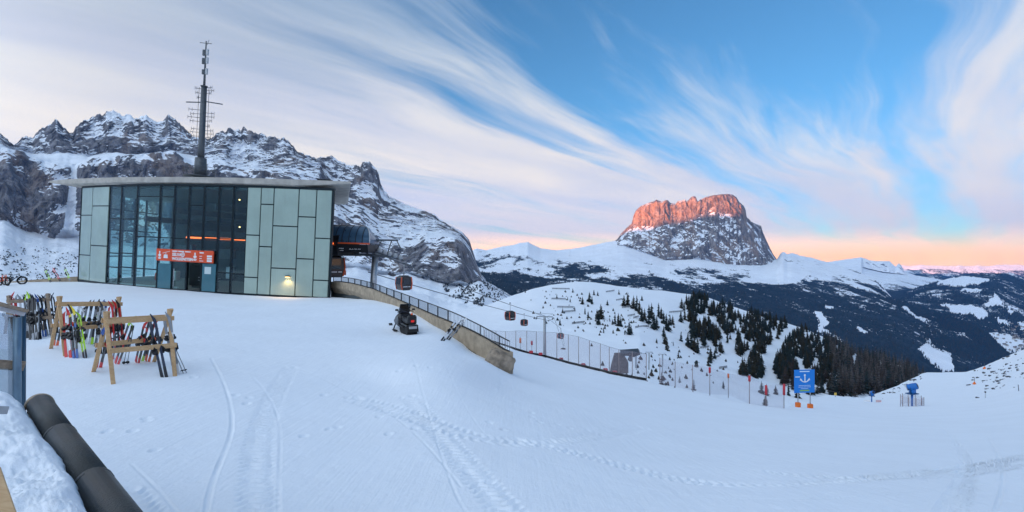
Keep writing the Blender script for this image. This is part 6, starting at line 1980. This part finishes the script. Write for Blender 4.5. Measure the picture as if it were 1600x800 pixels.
# loose stands: pixel of the foot, height in pixels
ST = [  # zoomed reading of the hill, (px, py foot, height px)
    (870, 466, 8), (879, 489, 9), (887, 469, 7), (891, 472, 7), (895, 457, 8), (898, 485, 8), (875, 508, 12), (910, 475, 13), (914, 491, 12), (919, 497, 13), (921, 472, 18), (925, 475, 14), (934, 462, 8), (928, 461, 10), (931, 502, 14), (935, 507, 24), (939, 498, 25), (933, 497, 16),
    (943, 520, 10), (949, 477, 10), (957, 507, 10), (961, 506, 17), (966, 509, 22), (970, 510, 18), (975, 478, 19), (981, 477, 22), (983, 523, 24), (986, 520, 14), (967, 460, 9), (990, 482, 22), (995, 486, 26), (999, 490, 22), (1003, 502, 24), (1007, 500, 20), (1003, 470, 10), (1014, 506, 32), (1018, 498, 26), (1022, 514, 28), (1026, 512, 20), (1029, 495, 24), (1033, 498, 20), (1037, 506, 22), (1041, 514, 26), (1044, 517, 22), (1047, 508, 18), (1051, 507, 16),
    (1026, 536, 9), (1037, 526, 18), (1039, 538, 22), (1042, 547, 20), (1065, 482, 18), (1069, 485, 16), (1064, 503, 20), (1070, 500, 18), (1064, 533, 16), (1075, 541, 24), (1080, 545, 28), (1085, 549, 26), (1090, 552, 26), (1060, 559, 12), (945, 514, 9), (958, 521, 8), (976, 523, 8), (1052, 540, 8), (1130, 607, 14), (1190, 615, 22), (1198, 618, 20), (1212, 616, 16), (1232, 618, 20), (1246, 622, 22), (1330, 617, 20)]
ORD = ["first", "second", "third", "fourth", "fifth", "sixth", "seventh", "eighth", "ninth", "tenth", "eleventh", "twelfth", "thirteenth", "fourteenth", "fifteenth", "sixteenth", "seventeenth", "eighteenth", "nineteenth", "twentieth", "twenty-first", "twenty-second"]
ZONES = [(0, 905, "small conifer from the left on the hill's open left brow", "lone conifers on the left brow"),
         (905, 948, "dark conifer from the left in the clump right of the brow's barriers", "conifers of the first clump"),
         (948, 1000, "dark conifer from the left around the mid hill barriers", "conifers around the mid hill barriers"),
         (1000, 1055, "tall conifer from the left in the dense strip before the wood", "conifers of the dense strip"),
         (1055, 1100, "dark conifer from the left along the wood's left edge", "conifers along the wood's edge"),
         (1100, 1999, "dark conifer from the left low above the net fence", "conifers above the net fence")]
cnt = 0
for z0_, z1_, l_, g_ in ZONES:
    for k, (px_, py_, hp) in enumerate(sorted(q for q in ST if z0_ <= q[0] < z1_)):
        p = hill_at(px_, py_)
        if p is None: continue
        tree(p - Vector((0, 0, 0.3)), hp * p.y / FPX * 1.0, PROTO[cnt % 5], ORD[k] + " " + l_, g_); cnt += 1

# the wood on the right flank
WOOD = [(1072, 470), (1090, 462), (1125, 470), (1165, 484), (1210, 498), (1255, 512), (1295, 528), (1312, 548), (1305, 575), (1300, 612), (1262, 618), (1230, 606), (1190, 592), (1150, 590), (1120, 586), (1100, 566), (1084, 540), (1075, 505)]
rg = random.Random(5)
wood_pts = []
tries = 0
while len(wood_pts) < 1150 and tries < 40000:
    tries += 1
    x_, y_ = rg.uniform(1065, 1320), rg.uniform(455, 622)
    if not bool(in_poly(np.array([x_]), np.array([y_]), WOOD)[0]): continue
    n_ = float(fbm(np.array([(x_ + (y_ - 500) * 0.4) / 26.0]), np.array([y_ / 60.0]), np.array([2.0]), 3)[0])
    edge = np.interp(x_, [1072, 1160, 1240], [0.0, -0.03, -0.08])
    # snow lanes run down through the wood
    for (lx0, ly0, lx1, ly1, hw) in ((1105, 495, 1140, 535, 5), (1165, 535, 1220, 605, 6), (1150, 505, 1165, 540, 4), (1240, 560, 1275, 612, 7), (1205, 520, 1225, 560, 4)):
        if ly0 < y_ < ly1 and abs(x_ - (lx0 + (lx1 - lx0) * (y_ - ly0) / (ly1 - ly0))) < hw: n_ = -1
    if n_ < edge: continue
    p = hill_at(x_, y_)
    if p is None: continue
    wood_pts.append((p, x_, y_))
# nearest = largest first
wood_pts.sort(key=lambda q: q[0].y)
N_IND = 225
low = MB()
for i, (p, x_, y_) in enumerate(wood_pts):
    hm = rg.choice([6, 8, 9, 10, 11, 12, 13, 14, 16]) * rg.uniform(0.9, 1.1) * np.interp(p.y, [200, 600], [0.68, 0.85])
    brown = x_ > 1225 and rg.random() < 0.55
    pr = rg.choice(LARCH) if brown else rg.choice(PROTO)
    if i < N_IND:
        sz_ = "short" if hm < 6.6 else ("tall" if hm > 9.6 else "middling")
        pl_ = "left part" if x_ < 1135 else ("middle" if x_ < 1190 else ("right part" if x_ < 1240 else "far right end"))
        rw_ = "lowest rows" if y_ > 590 else ("lower rows" if y_ > 560 else "upper rows")
        l_ = "%s %s in the %s, %s of the hill's wood" % (sz_, "bare brown larch" if brown else "dark conifer", rw_, pl_)
        tree(p - Vector((0, 0, .3)), hm, pr, l_, ("larches" if brown else "conifers") + " of the hill's wood", "larch_tree" if brown else "conifer_tree")

def scatter(name, pts, hs, mats, rad=0.17, n_side=5, tiers=2):
    """joined small trees: stacked ragged cones. pts (n,3), hs (n,)"""
    n = len(pts)
    rgn = np.random.default_rng(4)
    V = []; F = []; base = 0
    per = tiers * (n_side + 1)
    ang = np.arange(n_side) * 2 * math.pi / n_side
    allv = np.empty((n, per, 3)); fl_ = []
    rot_ = rgn.uniform(0, 6.28, n); wr = rgn.uniform(0.75, 1.25, n)
    for t_ in range(tiers):
        z0 = (0.04 + 0.42 * t_ / max(1, tiers - 1)) if tiers > 1 else 0.05
        z1 = 1.0 if t_ == tiers - 1 else 0.72
        r_ = rad * (1.0 - 0.42 * t_)
        for k in range(n_side):
            jr = rgn.uniform(0.65, 1.25, n); jz = rgn.uniform(-0.05, 0.07, n)
            a = ang[k] + rot_
            allv[:, t_ * (n_side + 1) + k, 0] = np.cos(a) * r_ * hs * wr * jr
            allv[:, t_ * (n_side + 1) + k, 1] = np.sin(a) * r_ * hs * wr * jr
            allv[:, t_ * (n_side + 1) + k, 2] = (z0 + jz) * hs
        allv[:, t_ * (n_side + 1) + n_side, :] = 0; allv[:, t_ * (n_side + 1) + n_side, 2] = z1 * hs
        b_ = t_ * (n_side + 1)
        for k in range(n_side): fl_.append((b_ + k, b_ + (k + 1) % n_side, b_ + n_side))
    allv += np.asarray(pts)[:, None, :]
    fl_ = np.array(fl_)
    F = (np.arange(n)[:, None, None] * per + fl_[None]).reshape(-1)
    me = bpy.data.meshes.new(name)
    me.vertices.add(n * per); me.vertices.foreach_set("co", allv.reshape(-1).astype(np.float32))
    nt = n * len(fl_)
    me.loops.add(nt * 3); me.loops.foreach_set("vertex_index", F.astype(np.int32))
    me.polygons.add(nt); me.polygons.foreach_set("loop_start", np.arange(0, nt * 3, 3, dtype=np.int32)); me.polygons.foreach_set("loop_total", np.full(nt, 3, dtype=np.int32))
    me.update(calc_edges=True)
    if isinstance(mats, (list, tuple)):
        for m_ in mats: me.materials.append(m_)
        mi = np.repeat(rgn.integers(0, len(mats), n), len(fl_)).astype(np.int32)
        me.polygons.foreach_set("material_index", mi)
    else: me.materials.append(mats)
    o_ = link_mesh(name, me); o_["kind"] = "stuff"
    return o_

def grove(name, pts, hs, protos, label):
    """joined trees built from the same branch fans as the single ones"""
    rgn = np.random.default_rng(8)
    Vs = []; Fs = []; base = 0
    src = []
    for me, _t in protos:
        v = np.empty(len(me.vertices) * 3); me.vertices.foreach_get("co", v); v = v.reshape(-1, 3)
        f_ = np.array([tuple(p.vertices) for p in me.polygons]); src.append((v, f_, me.materials[0]))
    mats = []; MI = []
    for p, h in zip(pts, hs):
        v, f_, m_ = src[rgn.integers(len(src))]
        a = rgn.uniform(0, 6.28); c_, s_ = math.cos(a), math.sin(a); k = h / 9.0; wv_ = k * rgn.uniform(0.8, 1.25)
        q = np.stack([(v[:, 0] * c_ - v[:, 1] * s_) * wv_, (v[:, 0] * s_ + v[:, 1] * c_) * wv_, v[:, 2] * k], -1) + np.array(p)
        Vs.append(q); Fs.append(f_ + base); base += len(v)
        if m_ not in mats: mats.append(m_)
        MI.append(np.full(len(f_), mats.index(m_)))
    Vs = np.concatenate(Vs); Fs = np.concatenate(Fs); MI = np.concatenate(MI)
    me = bpy.data.meshes.new(name)
    me.vertices.add(len(Vs)); me.vertices.foreach_set("co", Vs.reshape(-1).astype(np.float32))
    n = len(Fs)
    me.loops.add(n * 3); me.loops.foreach_set("vertex_index", Fs.reshape(-1).astype(np.int32))
    me.polygons.add(n); me.polygons.foreach_set("loop_start", np.arange(0, n * 3, 3, dtype=np.int32)); me.polygons.foreach_set("loop_total", np.full(n, 3, dtype=np.int32))
    me.update(calc_edges=True)
    for m_ in mats: me.materials.append(m_)
    me.polygons.foreach_set("material_index", MI.astype(np.int32))
    o_ = link_mesh(name, me); o_["kind"] = "stuff"; o_["label"] = label
    return o_

rest = wood_pts[N_IND:]
grove("hill_wood", [tuple(q[0]) for q in rest], [rg.uniform(5, 12) for _ in rest], PROTO, "the farther trees of the wood on the hill")
# brown larch wood further round the flank
pts = []
LW = [(1292, 530), (1320, 543), (1345, 552), (1385, 558), (1415, 570), (1445, 588), (1440, 612), (1300, 622), (1302, 575)]
M_larch2 = pmat("grey_larch_twigs", (0.095, 0.088, 0.088), 0.95, 0, 0.4, 0.5, spec=0.05)
L3 = [conifer_meshes(21, slim=0.55, tiers=10, per=5, mat=M_larch, droop=-0.5), conifer_meshes(22, slim=0.6, tiers=9, per=5, mat=M_larch2, droop=-0.5), conifer_meshes(23, slim=0.5, tiers=10, per=5, mat=M_larch2, droop=-0.5), conifer_meshes(24, slim=0.7, tiers=9, per=6, mat=M_needle)]
for k in range(2600):
    x_, y_ = rg.uniform(1288, 1450), rg.uniform(528, 625)
    if bool(in_poly(np.array([x_]), np.array([y_]), LW)[0]):
        if float(fbm(np.array([x_ / 16.0]), np.array([y_ / 40.0]), np.array([7.0]), 3)[0]) < -0.16: continue
        p = hill_at(x_, y_)
        if p is not None: pts.append(tuple(p - Vector((0, 0, 0.3))))
grove("larch_wood", pts, [rg.uniform(8, 19) for _ in pts], L3, "brown bare larch wood on the far flank of the hill")

# forests of the valley slopes
def forest_on(P, f, n, hmin, hmax, name, label, pymin=395, pymax=640):
    A = P[:-1, :-1]; U = P[:-1, 1:] - A; V_ = P[1:, :-1] - A
    X, Yp = to_px(A)
    ok = (X > 690) & (X < 1640) & (Yp > pymin) & (Yp < pymax)
    # weight by how much of the picture each cell fills
    X2, Y2 = to_px(P[1:, 1:])
    ar = np.abs((X2 - X) * (Y2 - Yp)) * ok * (f[:-1, :-1] > 0.55)
    pr = (ar / ar.sum()).reshape(-1)
    r2 = np.random.default_rng(9)
    idx = r2.choice(len(pr), n, p=pr)
    uu, vv = r2.random(n), r2.random(n)
    pts = A.reshape(-1, 3)[idx] + U.reshape(-1, 3)[idx] * uu[:, None] + V_.reshape(-1, 3)[idx] * vv[:, None]
    pts[:, 2] -= 1.5
    o_ = scatter(name, pts, r2.uniform(hmin, hmax, n), [M_needle, M_needle, M_needle2], 0.22, 4, 1)
    o_["label"] = label
forest_on(*SLOPE, 30000, 12, 24, "valley_forest", "dark spruce forest covering the slopes below the block mountain")
forest_on(*RIDGE_FAR, 14000, 14, 26, "far_forest", "dark forest on the far side of the valley")

# ---- shrubs on the talus at the far left and behind the parapet
def shrubs(poly, n, hmin, hmax, name, label):
    bv = bvh_of(MASSIF_P[::2, ::2])
    pts = []
    xs_ = [q[0] for q in poly]; ys_ = [q[1] for q in poly]
    t_ = 0
    while len(pts) < n and t_ < n * 12:
        t_ += 1
        x_, y_ = rg.uniform(min(xs_), max(xs_)), rg.uniform(min(ys_), max(ys_))
        if not bool(in_poly(np.array([x_]), np.array([y_]), poly)[0]): continue
        if float(fbm(np.array([x_ / 14.0]), np.array([y_ / 7.0]), np.array([6.0]), 3)[0]) < -0.02: continue
        dr_ = Vector(((x_ - 800) / FPX, 1, (400 - y_) / FPX)).normalized()
        r_ = bv.ray_cast(Vector((0, 0, EYE)), dr_)
        if r_[0] is not None: pts.append(tuple(r_[0]))
    o_ = scatter(name, np.array(pts), np.array([rg.uniform(hmin, hmax) for _ in pts]), [M_needle2, M_needle, M_rk], 0.65, 5, 1); o_["label"] = label
shrubs([(-40, 395), (60, 385), (125, 400), (125, 442), (-40, 445)], 520, 1.5, 4.5, "dwarf_pines", "dwarf pines and boulders on the slope left of the station")
shrubs([(690, 445), (760, 438), (800, 460), (770, 480), (735, 478), (700, 462)], 420, 3, 8, "dwarf_pines", "dwarf pines on the slope behind the parapet wall")
# shrubs and stones on the open hill
pts = []
for k in range(260):
    x_, y_ = rg.choice([(rg.gauss(890, 40), rg.gauss(478, 18)), (rg.gauss(955, 30), rg.gauss(505, 10)), (rg.gauss(1000, 50), rg.gauss(590, 16)), (rg.gauss(1060, 40), rg.gauss(560, 25))])
    p = hill_at(x_, y_) if y_ > 446 else None
    if p is not None: pts.append(tuple(p - Vector((0, 0, .1))))
scatter("hill_shrubs", np.array(pts), np.array([rg.uniform(0.6, 2.4) for _ in pts]), [M_needle2, M_needle, M_larch], 0.5, 5, 1)["label"] = "low shrubs and stones dotted over the snowy hill"
# bushes near the piste
for (px_, py_, hp, pr, l_, nm) in ((1336, 618, 26, LARCH[1], "bare golden brown larch on the skyline right of the blue sign", "larch_tree"), (1368, 621, 17, LARCH[0], "small brown bush behind the small snow gun", "bush"), (1034, 602, 26, LARCH[0], "bare brown larch behind the net fence, larger of two", "larch_tree"), (1084, 609, 20, LARCH[0], "bare brown larch behind the net fence, smaller of two", "larch_tree"), (1196, 632, 20, PROTO[2], "squat dark spruce just behind the net left of the blue sign", "conifer_tree"), (1062, 596, 12, LARCH[0], "tiny bare larch between the two larger ones behind the net", "larch_tree")):
    p = at(px_, py_, 120)
    tree(p - Vector((0, 0, 0.4)), hp * 120 / FPX, pr, l_, None, nm, "bush" if nm == "bush" else "tree")

# ================================================================== VILLAGE in the valley
bvr = bvh_of(RIDGE_FAR[0])
M_hw = pmat("pale_house_wall", (0.42, 0.40, 0.36), 0.8); M_hr = pmat("brown_roof", (0.10, 0.075, 0.06), 0.8)
def house_meshes():
    a = MB().prism([(-5, 0), (5, 0), (5, 6), (0, 9), (-5, 6)], -6, 6, 'y').mesh("wall", M_hw)
    b = MB().add([(-6, -7, 5.6), (0, -7, 9.4), (6, -7, 5.6), (-6, 7, 5.6), (0, 7, 9.4), (6, 7, 5.6), (-6, -7, 6.1), (0, -7, 9.9), (6, -7, 6.1), (-6, 7, 6.1), (0, 7, 9.9), (6, 7, 6.1)],
                 [(0, 1, 4, 3), (1, 2, 5, 4), (6, 9, 10, 7), (7, 10, 11, 8), (0, 6, 7, 1), (1, 7, 8, 2), (3, 4, 10, 9), (4, 5, 11, 10), (0, 3, 9, 6), (2, 8, 11, 5)]).mesh("roof", M_snow if False else M_hr)
    return a, b
hm_ = house_meshes()
nh = 0
for k in range(400):
    x_, y_ = rg.uniform(1548, 1612), rg.uniform(505, 555)
    if not bool(in_poly(np.array([x_]), np.array([y_]), [(1545, 518), (1570, 508), (1612, 498), (1612, 553), (1575, 550)])[0]): continue
    dr_ = Vector(((x_ - 800) / FPX, 1, (400 - y_) / FPX)).normalized()
    r_ = bvr.ray_cast(Vector((0, 0, EYE)), dr_)
    if r_[0] is None: continue
    h_ = empty("village_house", r_[0], (0, 0, rg.uniform(0, 3.1)), "tiny house in the village deep in the valley at right", "house", "village houses")
    h_.scale = (rg.uniform(0.9, 1.8),) * 3
    link_mesh("wall", hm_[0], None, h_); link_mesh("roof", hm_[1], None, h_)
    nh += 1
    if nh >= 60: break

# ================================================================== HAZE
mh = bpy.data.materials.new("haze_air"); mh.use_nodes = True
th = NT(mh.node_tree); th.n.clear()
pv = th.new('ShaderNodeVolumePrincipled')
pv.inputs['Color'].default_value = (0.08, 0.36, 1.0, 1)
pv.inputs['Density'].default_value = 1.9e-5
pv.inputs['Anisotropy'].default_value = 0.0
oh = th.new('ShaderNodeOutputMaterial'); th.link(pv.outputs[0], oh.inputs['Volume'])
hz = MB().box((4000, 5200, -250), (36000, 31000, 5000)).build("haze", mh)
tag(hz, "thin bluish mountain air", "haze", kind="stuff")
